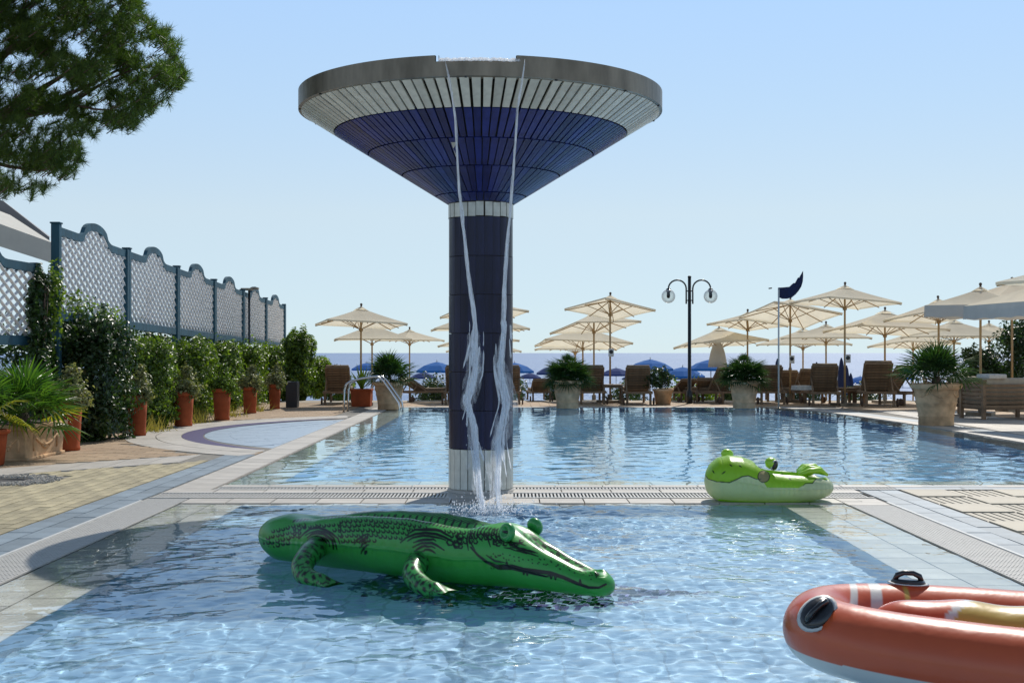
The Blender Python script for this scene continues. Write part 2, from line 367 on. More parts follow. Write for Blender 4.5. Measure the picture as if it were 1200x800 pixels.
stones(deck, 'tan_brick', M['brown_brick'], -10, -3.95, 14.5, 36, .2, .42, axis='x', keep=lambda x, y: y > strip_y(x)+.62 and math.hypot(x-CX, y-CY) > 6.75 and (x > -6.9 or y < 20), kindname='tan_brick_bed')
def ringsector(name, mat, r0, r1, z, n=1, xmax=-3.53, ymin=18.1, ymax=27.9, seg=.5):
    """annulus of stones around the round terrace feature, clipped at the coping"""
    cnt = int(2*PI*r1/seg); k = 0
    for i in range(cnt):
        a0 = 2*PI*i/cnt; a1 = 2*PI*(i+.97)/cnt; am = (a0+a1)/2
        cx, cy = CX+math.cos(am)*(r0+r1)/2, CY+math.sin(am)*(r0+r1)/2
        if cx > xmax-.05: continue
        pts = [(CX+math.cos(a0+(a1-a0)*t)*r1, CY+math.sin(a0+(a1-a0)*t)*r1) for t in (0,.5,1)]+[(CX+math.cos(a0+(a1-a0)*t)*r0, CY+math.sin(a0+(a1-a0)*t)*r0) for t in (1,.5,0)]
        pts = [(min(x, xmax), y) for x, y in pts]
        m = MB().prism(pts, z-.03, z); m.build(name, mat, deck)
ringsector('ring_stone', M['paver_pale'], 6.22, 6.70, .002); ringsector('ring_stone', M['paver_pale'], 5.80, 6.20, .002)
# purple crescent and pale blue arcs
def crescent(r0f, r1, z, mat, name):
    pts = []; a0, a1 = R(130), R(231)
    for i in range(40):
        a = a0+(a1-a0)*i/39; pts.append((min(-3.53, CX+math.cos(a)*r1), CY+math.sin(a)*r1))
    inn = []
    for i in range(40):
        a = a0+(a1-a0)*i/39; r = r0f(i/39); inn.append((min(-3.53, CX+math.cos(a)*r), CY+math.sin(a)*r))
    m = MB(); n = 40
    m.add([(x, y, z) for x, y in pts]+[(x, y, z) for x, y in inn], [(i, i+1, n+i+1, n+i) for i in range(n-1)]); return m.build(name, mat, deck)
crescent(lambda t: 5.78-.36*math.sin(PI*min(1, max(0, t)))**.6, 5.79, .001, M['purple_band'], 'purple_mosaic_band')
for k in range(7):
    r1 = 5.42-k*.42
    ringsector('arc_stone', M['paleblue_tile'], r1-.405, r1, -.004-.002*k, seg=.8)
crescent(lambda t: 3.0, 5.40, -.0095, M['paleblue_tile'], 'arc_bed')
# coping stones
stones(deck, 'coping_stone', M['paver_pale'], -3.50, -3.08, 12.82, 32.6, .42, .45, axis='y')
far = [(-3.5,32.8,6.35,32.8)]
stones(deck, 'coping_stone', M['paver_pale'], -3.5, 6.35, 32.82, 33.3, .45, .5, axis='x')
stones(deck, 'far_tan_paving', M['brown_brick'], -3.5, 12, 33.32, 36.2, .3, .5, axis='x', limit=0, kindname='far_tan_paving')
# right side edge following the rounded corner, plus pale paving
cn = [Vector((x, y)) for x, y in corner+[(7.95,16.5),(7.95,13.56)]]
def strip_along(pts, w0, w1, name, mat, seg, z, limit=300, gap=.01):
    P = []; 
    for a, b in zip(pts[:-1], pts[1:]):
        n = max(1, int((b-a).length/seg)); P += [a+(b-a)*i/n for i in range(n)]
    P.append(pts[-1])
    for i in range(len(P)-1):
        t0 = (P[min(i+1,len(P)-1)]-P[max(i-1,0)]).normalized(); t1 = (P[min(i+2,len(P)-1)]-P[i]).normalized()
        n0 = Vector((-t0.y, t0.x)); n1 = Vector((-t1.y, t1.x)); a, b = P[i], P[i+1]-(P[i+1]-P[i]).normalized()*gap
        MB().prism([a+n0*w0, a+n0*w1, b+n1*w1, b+n1*w0], z-.03, z).build(name, mat, deck)
strip_along(cn, -.52, .0, 'ledge_stone', M['paver_wet'], .5, -.022)
strip_along(cn, .02, .36, 'coping_stone', M['paver_pale'], .5, .004)
strip_along(cn, .38, .74, 'border_stone', M['blue_stone'], .6, .0)
stones(deck, 'pale_slab', M['paver_pale'], 8.72, 10.6, 13.6, 31, .6, .9, axis='y', keep=lambda x, y: True)
stones(deck, 'far_beige_slab', M['brown_brick'], 10.62, 15.5, 13.6, 33.2, .4, .6, axis='y', limit=0)
stones(deck, 'far_beige_slab', M['brown_brick'], 8.4, 10.6, 31.02, 33.28, .4, .6, axis='y', limit=0)
stones(deck, 'far_beige_slab', M['brown_brick'], -3.93, -3.53, 17.6, 18.2, .4, .6, axis='y', limit=0)
# right lower paving: ridged squares between plain slabs
lst = []
for j in range(9):
    for i in range(11):
        x = 3.96+i*.47; y = 7.6+j*.61; lst.append((x, y, (i+j) % 2))
ridge = MB().box((.23,.30,-.014), (.455,.595,.02))
for k in range(6): ridge.box((.035+k*.078, .30, .0), (.060, .58, .010), taper=.9)
rm = ridge.mesh('ridged_paver', M['beige_slab']); pm = MB().box((.23,.30,-.012), (.455,.595,.03), taper=.99).mesh('plain_paver', M['beige_slab'])
for x, y, k in lst:
    if k: link('ridged_paver', rm, deck, (x, y, -.008))
    else: link('plain_paver', pm, deck, (x, y, 0))
# pale joints sheet under ridges is the deck itself
# gravel round the tree pit
gm = MB(); 
for i in range(900):
    a = random.uniform(0, 2*PI); r = random.uniform(.30,.60); s = random.uniform(.012,.024)
    gm.box((-5.55+r*math.cos(a), 14.0+r*math.sin(a), s*.4), (s*1.4, s, s), rz=random.uniform(0,3), taper=.7)
tag(gm.build('gravel_ring', M['gravel'], None), 'ring of grey pebbles around the dark drain opening in the buff bricks', 'gravel', kind='stuff')
dr = MB().lathe([(0.26,-.005),(.29,.004),(.29,-.004)], 28, (-5.55,14.0,0)); tag(dr.build('drain_cover', M['grate_dark']), 'round dark drain cover inside the ring of pebbles at the left', 'drain')

# overflow gratings (geometry, joined)
def grating_side(name, x0, x1, y0, y1, label):
    m = MB(); p = .05; n = int((y1-y0)/p)
    for i in range(n): m.box(((x0+x1)/2, y0+(i+.5)*p, -.006), (x1-x0, .026, .012))
    k = 14
    for i in range(k+1): m.box((x0+(x1-x0)*i/k, (y0+y1)/2, -.007), (.016, y1-y0, .011))
    o = m.build(name, M['grate'], deck); tag(o, kind='stuff')
for s in (-1, 1):
    a, b = (-3.49, -3.12) if s < 0 else (3.12, 3.49)
    grating_side('overflow_grating', a, b, 4.0, 11.75 if s > 0 else 12.3, '')
    MB().box((s*3.505, 8, -.002), (.025, 8.2 if s < 0 else 7.9, .02)).build('grating_edge', M['white_plastic'], deck)
sheet('gutter_left', rect(-3.52,-3.10,1,12.8), -.06, M['grate_dark'], deck); sheet('gutter_right', rect(3.10,3.52,1,12.8), -.06, M['grate_dark'], deck)
def grating_cross(x0, x1, y0, y1, p=.0352, slant=.0):
    m = MB(); n = int((x1-x0)/p)
    for i in range(n):
        x = x0+(i+.5)*p; m.box((x, (y0+y1)/2, -.007), (.018, y1-y0, .012))
    m.box(((x0+x1)/2, y0+.02, -.004), (x1-x0, .04, .016)); m.box(((x0+x1)/2, y1-.02, -.004), (x1-x0, .04, .016))
    tag(m.build('overflow_grating', M['grate'], deck), kind='stuff')
grating_cross(-3.5, 3.5, 12.34, 12.80); grating_cross(-3.05, 8.5, 13.08, 13.34)
sheet('gutter_front', rect(-3.52,3.52,12.33,12.81), -.06, M['grate_dark'], deck); sheet('gutter_back', rect(-3.06,8.6,13.07,13.36), -.06, M['grate_dark'], deck)
stones(deck, 'band_stone', M['paver_pale'], -3.5, 3.5, 12.81, 13.07, .26, .5, axis='x', top=.001)
stones(deck, 'band_stone', M['paver_pale'], -3.05, 8.5, 13.36, 13.56, .2, .5, axis='x', top=.0)
stones(deck, 'band_stone', M['paver_pale'], 3.10, 3.50, 11.78, 12.33, .27, .4, axis='x', top=-.002)
stones(deck, 'band_stone', M['paver_pale'], -3.1, 3.1, 11.94, 12.32, .38, .42, axis='x', top=-.002)
# pool shells
def pool(name, outline, depth, ledge, floor_mat, wall_mat):
    pass
lp = tag(MB().build('lower_pool', M['floor_lower']), kind='structure')
m = MB(); D = -.42; X = 2.5
m.poly(rect(-X, X, LY0+.5, LY1-.10), D)
m.add([(-X,LY0+.5,D),(-X,LY1-.1,D),(-X,LY1-.1,-.03),(-X,LY0+.5,-.03)], [(0,1,2,3)]); m.add([(X,LY0+.5,D),(X,LY1-.1,D),(X,LY1-.1,-.03),(X,LY0+.5,-.03)], [(3,2,1,0)])
m.add([(-X,LY1-.1,D),(X,LY1-.1,D),(X,LY1-.1,-.03),(-X,LY1-.1,-.03)], [(0,1,2,3)]); m.add([(-X,LY0+.5,D),(X,LY0+.5,D),(X,LY0+.5,-.03),(-X,LY0+.5,-.03)], [(3,2,1,0)])
lp.data = m.mesh('lower_pool', M['floor_lower'])
stones(lp, 'ledge_stone', M['paver_wet'], -3.10, -2.5, 4.2, 11.92, .3, .42, axis='y', top=-.022)
stones(lp, 'ledge_stone', M['paver_wet'], 2.5, 3.10, 4.2, 11.92, .3, .42, axis='y', top=-.022)
sheet('ledge_bed', rect(-3.52,-2.5,1,12.33), -.075, M['joint'], lp); sheet('ledge_bed', rect(2.5,3.52,1,12.33), -.075, M['joint'], lp); sheet('ledge_bed', rect(-2.5,2.5,11.82,12.33), -.075, M['joint'], lp)
stones(lp, 'ledge_stone', M['paver_wet'], -2.5, 2.5, 11.82, 11.93, .11, .42, axis='x', top=-.022)
# dark blue mosaic figure and stripe on the floor of the lower pool
m = MB(); 
def mosaic(cx, cy, rx, ry, n, rot=0):
    for i in range(n):
        a = random.uniform(0, 2*PI); r = math.sqrt(random.random()); r = r if r < .8 or random.random() < .5 else r*1.15
        x, y = rx*r*math.cos(a), ry*r*math.sin(a); x, y = round(x/.032)*.032, round(y/.032)*.032
        X_ = cx+x*math.cos(rot)-y*math.sin(rot); Y_ = cy+x*math.sin(rot)+y*math.cos(rot)
        m.box((X_, Y_, D+.004), (.029,.029,.008), rz=rot)
mosaic(-.08, 8.08, .86, .50, 3000, -.22); mosaic(.85, 8.0, .35, .08, 260, -.1)
tag(m.build('mosaic_figure', M['purple_tile'], lp), kind='stuff')
m = MB(); m.box((-2.42, 5.65, D+.01), (.55,.35,.02)); m.build('mosaic_stripe', M['purple_tile'], lp)
up = tag(MB().build('upper_pool', M['floor_upper']), kind='structure')
m = MB(); D2 = -1.25; ol = [(-2.5, 14.05),(7.4,14.05),(7.4,19.5)]+[(x-.5, y-.12) for x, y in corner[::-1][1:]]+[(-2.5,32.68)]
m.add([(x, y, D2) for x, y in ol], [tuple(range(len(ol)))])
for i in range(len(ol)):
    (xa, ya), (xb, yb) = ol[i], ol[(i+1) % len(ol)]; m.add([(xa,ya,D2),(xb,yb,D2),(xb,yb,-.022),(xa,ya,-.022)], [(0,1,2,3)])
up.data = m.mesh('upper_pool', M['floor_upper'])
stones(up, 'ledge_stone', M['paver_wet'], -3.05, -2.5, 13.58, 32.7, .275, .45, axis='y', top=-.022)
stones(up, 'ledge_stone', M['paver_wet'], -2.5, 7.9, 13.58, 14.05, .47, .5, axis='x', top=-.022)
sheet('ledge_bed', rect(-3.07,-2.5,13.35,32.8), -.075, M['joint'], up); sheet('ledge_bed', rect(-2.5,8.6,13.35,14.05), -.075, M['joint'], up)
# water surfaces, waves as geometry
def waves(X, Y, comps, seed):
    r = np.random.default_rng(seed); Z = np.zeros_like(X)
    for lam, amp, nn in comps:
        for _ in range(nn):
            a = r.uniform(0, 2*PI); k = 2*PI/(lam*r.uniform(.75,1.3)); ph = r.uniform(0, 2*PI)
            wx = .25*lam*np.sin(X*1.7/lam*.3+ph)*1.0
            Z += amp*r.uniform(.5,1)*np.sin(k*(X*math.cos(a)+Y*math.sin(a))+ph+ .8*np.sin(.6*k*(X*math.sin(a)-Y*math.cos(a))*.35+ph*2))/math.sqrt(nn)
    return Z
def water(name, x0, x1, y0, y1, step, comps, seed, mat, z0, inside=None, ampf=None):
    nx, ny = int((x1-x0)/step)+1, int((y1-y0)/step)+1
    X, Y = np.meshgrid(np.linspace(x0, x1, nx), np.linspace(y0, y1, ny))
    Z = waves(X, Y, comps, seed)
    if ampf is not None: Z = Z*ampf(X, Y)
    V = np.stack([X, Y, Z+z0], -1).reshape(-1, 3); idx = np.arange(nx*ny).reshape(ny, nx)
    Fq = np.stack([idx[:-1,:-1], idx[:-1,1:], idx[1:,1:], idx[1:,:-1]], -1).reshape(-1, 4)
    if inside is not None:
        c = V[Fq].mean(1); Fq = Fq[inside(c[:,0], c[:,1])]
    o = link(name, np_mesh(name, V, Fq, mat, True)); tag(o, kind='structure'); o.cycles.is_caustics_caster = True
    return o
def lower_amp(X, Y):
    edge = np.clip((2.75-np.abs(X))/.45, .22, 1)
    return edge*(.75+2.3*np.exp(-((X-.30)/.85)**2-((Y-10.7)/.95)**2))
water('lower_pool_water', -LX, LX, LYW, LY1, .016, [(1.1,.0070,6),(.42,.0046,10),(.2,.0025,16),(.11,.0011,16),(.065,.0004,16)], 3, M['water'], -.010, ampf=lower_amp)
cpx = np.array([c[0] for c in corner]); cpy = np.array([c[1] for c in corner])
def up_in(x, y):
    lim = np.interp(y, cpy[::-1], cpx[::-1]); return (x < np.where(y > 19.5, lim, 7.95))
def up_amp(X, Y):
    return np.clip((X+3.0)/.6, .25, 1)*(.62+.75*np.exp(-((Y-14)/4.0)**2))*np.where(Y < 14.1, .5, 1)
water('upper_pool_water', UX0, UX1, UY0, UY1, .038, [(1.6,.0036,6),(.6,.0030,12),(.3,.0020,14),(.17,.0007,12)], 5, M['water_upper'], -.010, inside=up_in, ampf=up_amp)
for o in [lp, up]+list(lp.children)+list(up.children): o.cycles.is_caustics_receiver = True

# ------------------------------------------------------------------ mushroom fountain
FX, FY = -.316, 13.0
ft = empty('mushroom_fountain', (FX, FY, 0), 'tall mushroom shaped waterfall fountain clad in navy and white tiles between the two pools', 'fountain')
m = MB(); m.lathe([(.30,.03),(.30,2.8),(.31,2.9),(1.70,3.80)], 96); m.build('core', M['grout'], ft)
m = MB(); m.lathe([(.34,-.05),(.34,.02),(.30,.035)], 48); m.box((0,-.52,-.014), (.66,.42,.03)); m.build('plinth', M['paver_pale'], ft)
def cyl_tile(name, r, z0, z1, da, th, mat, lower=None):
    n = 3; v = []
    for rr in (r, r-th):
        for z in (z0, z1):
            for i in range(n+1):
                a = -da/2+da*i/n; rz_ = rr if rr == r else rr
                v.append((rz_*math.sin(a), -rz_*math.cos(a), z))
    k = n+1; f = [(i, i+1, k+i+1, k+i) for i in range(n)]+[(i, 2*k+i, 2*k+i+1, i+1) for i in range(n)]+[(k+i, k+i+1, 3*k+i+1, 3*k+i) for i in range(n)]+[(0,k,3*k,2*k),(n,2*k+n,3*k+n,k+n)]
    return MB().add(v, f, False).mesh(name, mat)
N = 24; gap = 2*PI/N
white_base = cyl_tile('base_tile', .327, .035, .432, gap*.90, .03, M['white_tile'])
for k in range(N): link('base_tile', white_base, ft, (0,0,random.uniform(-.003,.003)), (0,0,k*gap+random.uniform(-.008,.008)), (1+random.uniform(-.004,.006),)*2+(1,))
zs = [.437,.822,1.207,1.592,1.977,2.362,2.752]
for j in range(6):
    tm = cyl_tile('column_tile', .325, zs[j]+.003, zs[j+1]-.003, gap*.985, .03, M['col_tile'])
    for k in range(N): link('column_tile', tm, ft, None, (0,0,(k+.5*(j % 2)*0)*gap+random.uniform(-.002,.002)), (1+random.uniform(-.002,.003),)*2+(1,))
rt = cyl_tile('neck_tile', .330, 2.756, 2.895, gap*.86, .03, M['white_tile'])
for k in range(N): link('neck_tile', rt, ft, (0,0,random.uniform(-.004,.004)), (0,0,k*gap+random.uniform(-.015,.015)))
def zc(r): return 2.912+(r-.325)*.617
def cone_tile(name, r0, r1, n, fr, mat, th=.016):
    da = 2*PI/n; sl = Vector((r1-r0, zc(r1)-zc(r0))).normalized(); nx_, nz_ = sl.y*th, -sl.x*th
    v = []
    for off in (1, -.3):
        for r, ff in ((r0+.006, fr*.93), (r1-.006, fr)):
            for s in (-1, 1):
                a = s*da/2*ff; rr = r+nx_*off; v.append((rr*math.sin(a), -rr*math.cos(a), zc(r)+nz_*off))
    return MB().add(v, [(0,1,3,2),(0,4,5,1),(2,3,7,6),(0,2,6,4),(1,5,7,3)]).mesh(name, mat)
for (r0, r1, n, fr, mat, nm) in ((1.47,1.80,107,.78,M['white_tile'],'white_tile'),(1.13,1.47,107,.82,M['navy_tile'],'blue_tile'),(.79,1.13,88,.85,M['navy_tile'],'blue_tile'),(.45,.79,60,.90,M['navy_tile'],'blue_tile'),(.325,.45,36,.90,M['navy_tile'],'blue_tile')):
    vers = [cone_tile(nm, r0, r1, n, fr*q, mat) for q in (1, .97, 1.04)]
    for k in range(n):
        if nm == 'blue_tile' and r0 == .79 and k == 84: 
            MB().add([(-.255,-1.06,zc(1.09)-.025),(-.195,-1.07,zc(1.09)-.025),(-.235,-.99,zc(1.02)-.03),(-.20,-.90,zc(.92)-.032),(-.215,-.90,zc(.92)-.032)], [(0,1,2),(2,3,4)]).build('chipped_mortar', M['white_tile'], ft)
        link(nm, random.choice(vers), ft, None, (0, 0, k*2*PI/n+random.uniform(-.09,.09)/n*2))
# metal rim with the spill notch facing the camera
RA, RB = 1.83, 1.795; a0n, a1n = -.197+.017, .197+.017
m = MB(); n = 160; pts = []
for i in range(n):
    a = -PI+2*PI*i/n; b = -PI+2*PI*(i+1)/n; c = (a+b)/2; top = 3.945 if a0n < c < a1n else 4.0
    def q(r, an, z): return (r*math.sin(an), -r*math.cos(an), z)
    m.add([q(RA,a,3.815),q(RA,b,3.815),q(RA,b,top),q(RA,a,top),q(RB,a,top),q(RB,b,top),q(RB,b,3.86),q(RB,a,3.86),q(RB-.03,a,3.80),q(RB-.03,b,3.80)], [(0,1,2,3),(3,2,5,4),(4,5,6,7),(1,0,8,9)], False)
    if not (a0n < c < a1n) and not (a0n < c-2*PI/n < a1n) == False: pass
for an in (a0n, a1n): m.add([q(RA,an,3.94),q(RB,an,3.94),q(RB,an,4.0),q(RA,an,4.0)], [(0,1,2,3)])
rim = m.build('steel_rim', M['steel'], ft)
MB().lathe([(1.79,3.86),(1.0,3.70),(.01,3.60)], 64, cap=False).build('basin', M['grout'], ft)
bw = MB()
for an in [PI*2*k/14+.4 for k in range(14)]: bw.box(q(1.815, an, 3.812), (.02,.02,.02), rz=an)
tag(bw.build('drip_stud', M['black_metal'], ft), kind='stuff')
# basin water and thin sheet on the lip
bwat = MB().lathe([(1.79,3.952),(.01,3.952)], 64, cap=False).build('basin_water', M['water'], ft)

# falling water: two ropes made of many thin strands
def strands(name, path, label, n, seed, side):
    r = random.Random(seed); m = MB()
    def strand(za, zb, dx0, dx1, wob, rad0, rad1, f, ph, oy=0, flick=.35):
        pts = []; rs = []; k = max(8, int((za-zb)/.035)); rr = 1.0
        for i in range(k+1):
            t = i/k; z = za+(zb-za)*t; p = path(z); rr = .7*rr+.3*r.uniform(1-flick, 1+flick)
            pts.append((p[0]+dx0+(dx1-dx0)*t+wob*math.sin(f*z+ph)*t, p[1]+oy+wob*.5*math.cos(f*1.3*z+ph), z)); e = min(1, t*9+.12, (1-t)*9+.12)
            rs.append((rad0+(rad1-rad0)*t)*rr*e)
        m.tube(pts, rs, 10)
    strand(3.955, 2.45, 0, 0, .004, .009, .014, 6, seed); strand(3.93, 2.2, .006*side, 0, .008, .005, .012, 8, seed*2, .01)
    strand(2.6, 1.2, 0, 0, .010, .014, .024, 7, seed*3); strand(2.5, 1.0, -.01, .014, .014, .008, .018, 9, seed*4, .01)
    strand(1.4, -.02, 0, 0, .012, .020, .018, 8, seed*5); strand(1.5, .1, .012*side, .02*side, .012, .012, .014, 10, seed*6, -.01); strand(1.1, -.02, -.008*side, -.01*side, .010, .008, .012, 11, seed*7, .012)
    for s in range(n):
        za = .45+1.25*r.random(); L = r.uniform(.12,.45); x0 = r.gauss(0,.03); strand(za, max(.05, za-L), x0, x0+r.gauss(0,.028)+.012*side, .008, r.uniform(.003,.011), r.uniform(.003,.011), r.uniform(5,12), r.uniform(0,6), r.gauss(0,.02), .5)
    mist = m; m = MB()
    for s in range(16):
        za = .15+1.5*r.random(); L = r.uniform(.25,.6); x0 = r.gauss(0,.03); strand(za, max(.0, za-L), x0, x0+r.gauss(0,.03)+.01*side, .010, r.uniform(.016,.032), r.uniform(.016,.036), r.uniform(5,10), r.uniform(0,6), .03+r.gauss(0,.02), .5)
    veil = m; m = mist
    for s in range(45):
        z = 1.2*r.random()**1.6+.02; p = path(z); g = r.gauss(0,.05); q_ = r.uniform(.002,.0045); m.lathe([(q_*.1,-q_*2.2),(q_,-.3*q_),(q_*.1,q_*3)], 5, (p[0]+g, p[1]+r.gauss(0,.04), z))
    o = tag(m.build(name, M['falling']), label, 'water'); veil.build('spray', M['spray'], o); return o
def lerp_path(pts):
    P = [(ZZ(py, 11.17), GX(px, 11.17)) for px, py in pts]; P.sort()
    zz = [p[0] for p in P]; xx = [p[1] for p in P]
    return lambda z: (float(np.interp(z, zz, xx)), 11.17-.02+.06*(1-z/4))
lpth = lerp_path([(522,72),(528,100),(534,140),(538,224),(544,272),(550,330),(556,380),(557,438),(549,470),(556,500),(561,560),(566,602)])
rpth = lerp_path([(615,72),(611,100),(606,128),(602,200),(598,240),(592,320),(590,387),(585,433),(591,475),(583,520),(583,560),(586,602)])
strands('falling_water', lpth, 'left rope of white water falling from the fountain rim', 30, 11, -1)
strands('falling_water', rpth, 'right rope of white water falling from the fountain rim', 32, 12, 1)
m = MB()   # water lip over the notch
for q0, dz_, rad_ in ((1.80,.004,.016),(1.828,.002,.014),(1.846,-.008,.010)):
    pts = []; rs = []
    for k in range(60):
        an = a0n+.004+(a1n-a0n-.008)*k/59; pts.append((FX+q0*math.sin(an), FY-q0*math.cos(an), 3.957+dz_+.0035*math.sin(k*1.3)+.003*math.sin(k*.47))); rs.append(rad_*(1+.15*math.sin(k*.9+q0*50)))
    m.tube(pts, rs, 8)
tag(m.build('spill_water', M['falling']), 'thin sheet of bright water spilling over the notch in the fountain rim', 'water')
m = MB()   # splash crown of droplets
for k in range(700):
    sx = random.choice((GX(566,11.2), GX(586,11.2))); a = random.uniform(0, 6.28); rr = abs(random.gauss(0,.22)); h = abs(random.gauss(0,.07))*max(0,1-rr)
    s = random.uniform(.003,.009); m.lathe([(s*.1,-s),(s,0),(s*.1,s*1.4)], 5, (sx+rr*math.cos(a), 11.2+rr*math.sin(a)*.8, .005+h))
tag(m.build('splash', M['falling']), 'scattered splash drops where the falling water meets the pool', 'water', kind='stuff')

# ------------------------------------------------------------------ floats
def loft(sections, nth, shape):
    """sections: list of u; shape(u, th)->(x,y,z). returns V grid (nu,nth,3)"""
    V = np.zeros((len(sections), nth, 3))
    for i, u in enumerate(sections):
        V[i] = shape(u, np.linspace(0, 2*PI, nth, endpoint=False))
    return V
def grid_mesh(name, V, mat, colors=None, cap=True):
    nu, nt, _ = V.shape; idx = np.arange(nu*nt).reshape(nu, nt); nx = np.roll(idx, -1, axis=1)
    Fq = np.stack([idx[:-1], nx[:-1], nx[1:], idx[1:]], -1).reshape(-1, 4)
    me = np_mesh(name, V.reshape(-1, 3), Fq, mat, True)
    if colors is not None:
        a = me.color_attributes.new('print', 'FLOAT_COLOR', 'POINT'); c = np.ones((nu*nt, 4), np.float32); c[:, :3] = colors.reshape(-1, 3); a.data.foreach_set('color', c.ravel())
    return me
def to_px(W):
    return 600+F*W[...,0]/W[...,1], HZ+F*(CH-W[...,2])/W[...,1]
def stroke(mask, PX, PY, pts, wd, hard=.6):
    """blend 1 into mask where (PX,PY) lies within wd of a polyline, widths taper at the ends"""
    P = np.array(pts, float); best = np.full(PX.shape, 1e9)
    n = len(P)-1
    for i in range(n):
        a, b = P[i], P[i+1]; d = b-a; L = (d**2).sum()+1e-9
        t = np.clip(((PX-a[0])*d[0]+(PY-a[1])*d[1])/L, 0, 1); tt = (i+t)/n
        ww = wd*(.45+.55*np.sin(PI*np.clip(tt, .05, .95))) if wd < 9 else wd
        best = np.minimum(best, np.hypot(PX-a[0]-t*d[0], PY-a[1]-t*d[1])-ww)
    np.maximum(mask, np.clip(.5-best/hard, 0, 1), out=mask)

# crocodile
dx, dy = .823, -.568; CO = Vector((-1.577, 8.92, 0)); crot = math.atan2(dy, dx)
croc = empty('inflatable_crocodile', CO, 'green inflatable crocodile with black printed scales floating on the near pool', 'pool float', crot)
K = np.array([ # u, halfwidth, ztop, zbot, dip
 (0,.185,.27,-.02,0),(.22,.205,.285,-.05,0),(.36,.215,.285,-.05,.01),(.5,.25,.315,-.05,.07),(.7,.285,.36,-.05,.13),(.95,.30,.385,-.05,.16),
 (1.25,.30,.395,-.05,.16),(1.5,.285,.375,-.05,.13),(1.66,.26,.345,-.05,.05),(1.78,.235,.35,-.04,0),(1.9,.215,.355,-.035,0),(2.0,.20,.325,-.03,.01),(2.12,.168,.262,-.03,.035),(2.28,.130,.200,-.03,.04),(2.42,.108,.150,-.03,.03),(2.5,.10,.128,-.03,.012),(2.57,.092,.118,-.03,0),(2.63,.085,.108,-.025,0)])
def smooth_interp(u, col):
    x = K[:,0]; y = K[:,col]; return np.interp(u, x, y)
NU, NTH = 760, 400
us = np.linspace(0, 1, NU); us = 2.63*(us-.06*np.sin(2*PI*us)); us = np.clip(us, 0, 2.63)
kern = np.exp(-np.linspace(-2,2,15)**2); kern /= kern.sum()
def sm(a, n=9):
    k = np.ones(n)/n; p = np.pad(a, n//2, mode='edge'); return np.convolve(p, k, 'valid')
hw, zt, zb, dp = [sm(smooth_interp(us, c), 25) for c in (1,2,3,4)]
capf = np.sqrt(np.clip(1-(1-np.clip(us/.26, 0, 1))**2, 0, 1))*np.sqrt(np.clip(1-(1-np.clip((2.63-us)/.10, 0, 1))**2, 0, 1))
_zc = (zt+zb)/2; _hh = (zt-zb)/2*capf; zt = _zc+_hh; zb = _zc-_hh; hw = hw*capf+.001
th = np.linspace(0, 2*PI, NTH, endpoint=False)
V = np.zeros((NU, NTH, 3))
for i, u in enumerate(us):
    c_, s_ = np.cos(th), np.sin(th); e = .82
    y = hw[i]*np.sign(c_)*np.abs(c_)**e; zc_ = (zt[i]+zb[i])/2; hh = (zt[i]-zb[i])/2
    z = zc_+hh*np.sign(s_)*np.abs(s_)**e
    sig = .11 if u < 1.8 else .045
    z = z-np.where(s_ > 0, dp[i]*np.exp(-(y/sig)**2)*np.clip(s_*1.5, 0, 1), 0)
    if u > 2.44: z = z+np.where(s_ > 0, .013*np.exp(-((np.abs(y)-.045)/.02)**2-((u-2.53)/.035)**2), 0)
    # seam and a little inflated wrinkling
    V[i,:,0] = u; V[i,:,1] = y; V[i,:,2] = z
_s = np.exp(-((th-PI)/.022)**2)+np.exp(-((np.minimum(th, 2*PI-th))/.022)**2); V[...,1] *= 1+.028*_s[None,:]
_w = np.exp(-((th-PI)/.22)**2); V[...,1] *= 1+.007*_w[None,:]*np.sin(V[...,0]*95+2*np.sin(V[...,0]*13))
V[...,0] -= .21*np.clip(1-V[...,0]/1.5, 0, 1)**1.3
V[...,2] += .0012*np.sin(V[...,0]*34+3*np.sin(V[...,1]*9))*(V[...,2] > .1)
rotm = np.array([[math.cos(crot),-math.sin(crot)],[math.sin(crot),math.cos(crot)]])
def croc_world(V, near=True):
    Y = -np.abs(V[...,1]) if near else V[...,1]
    W = V.copy(); W[...,0] = CO.x+rotm[0,0]*V[...,0]+rotm[0,1]*Y; W[...,1] = CO.y+rotm[1,0]*V[...,0]+rotm[1,1]*Y; return W
PX, PY = to_px(croc_world(V)); U = V[...,0]; Yc = np.abs(V[...,1]); Zc = V[...,2]
mask = np.zeros(U.shape)
prand = random.Random(5)
top_line = lambda x: np.interp(x, [300,320,345,375,430,480,520,560,600], [640,616,610,606,603,608,616,618,622])
outer = (np.sin(np.broadcast_to(th, U.shape)) > -.2) & (Yc > hw[:,None]*.35)
def st(pts, wd=1.0): 
    q = np.zeros(U.shape); stroke(q, PX, PY, pts, wd*1.5+.25, .8); q *= outer; np.maximum(mask, q, out=mask)
def arcs(cx, cy, r0, r1, n, a0=-170, a1=-10, sx=1.0):
    for k in range(n):
        r = r0+(r1-r0)*k/max(1,n-1); da = prand.uniform(-12,12)
        b0, b1 = a0+prand.uniform(-5,45), a1-prand.uniform(-5,50)
        st([(cx+sx*r*math.cos(R(b0+(b1-b0)*t/7))+prand.uniform(-.9,.9), cy+r*math.sin(R(b0+(b1-b0)*t/7))*.85+prand.uniform(-1.0,1.0)) for t in range(8)], prand.uniform(.7,1.15))
arcs(373, 640, 7, 25, 6, -175, 10); arcs(500, 652, 10, 38, 7, -160, -20, 1.15); arcs(440, 650, 12, 30, 5, -175, -110)
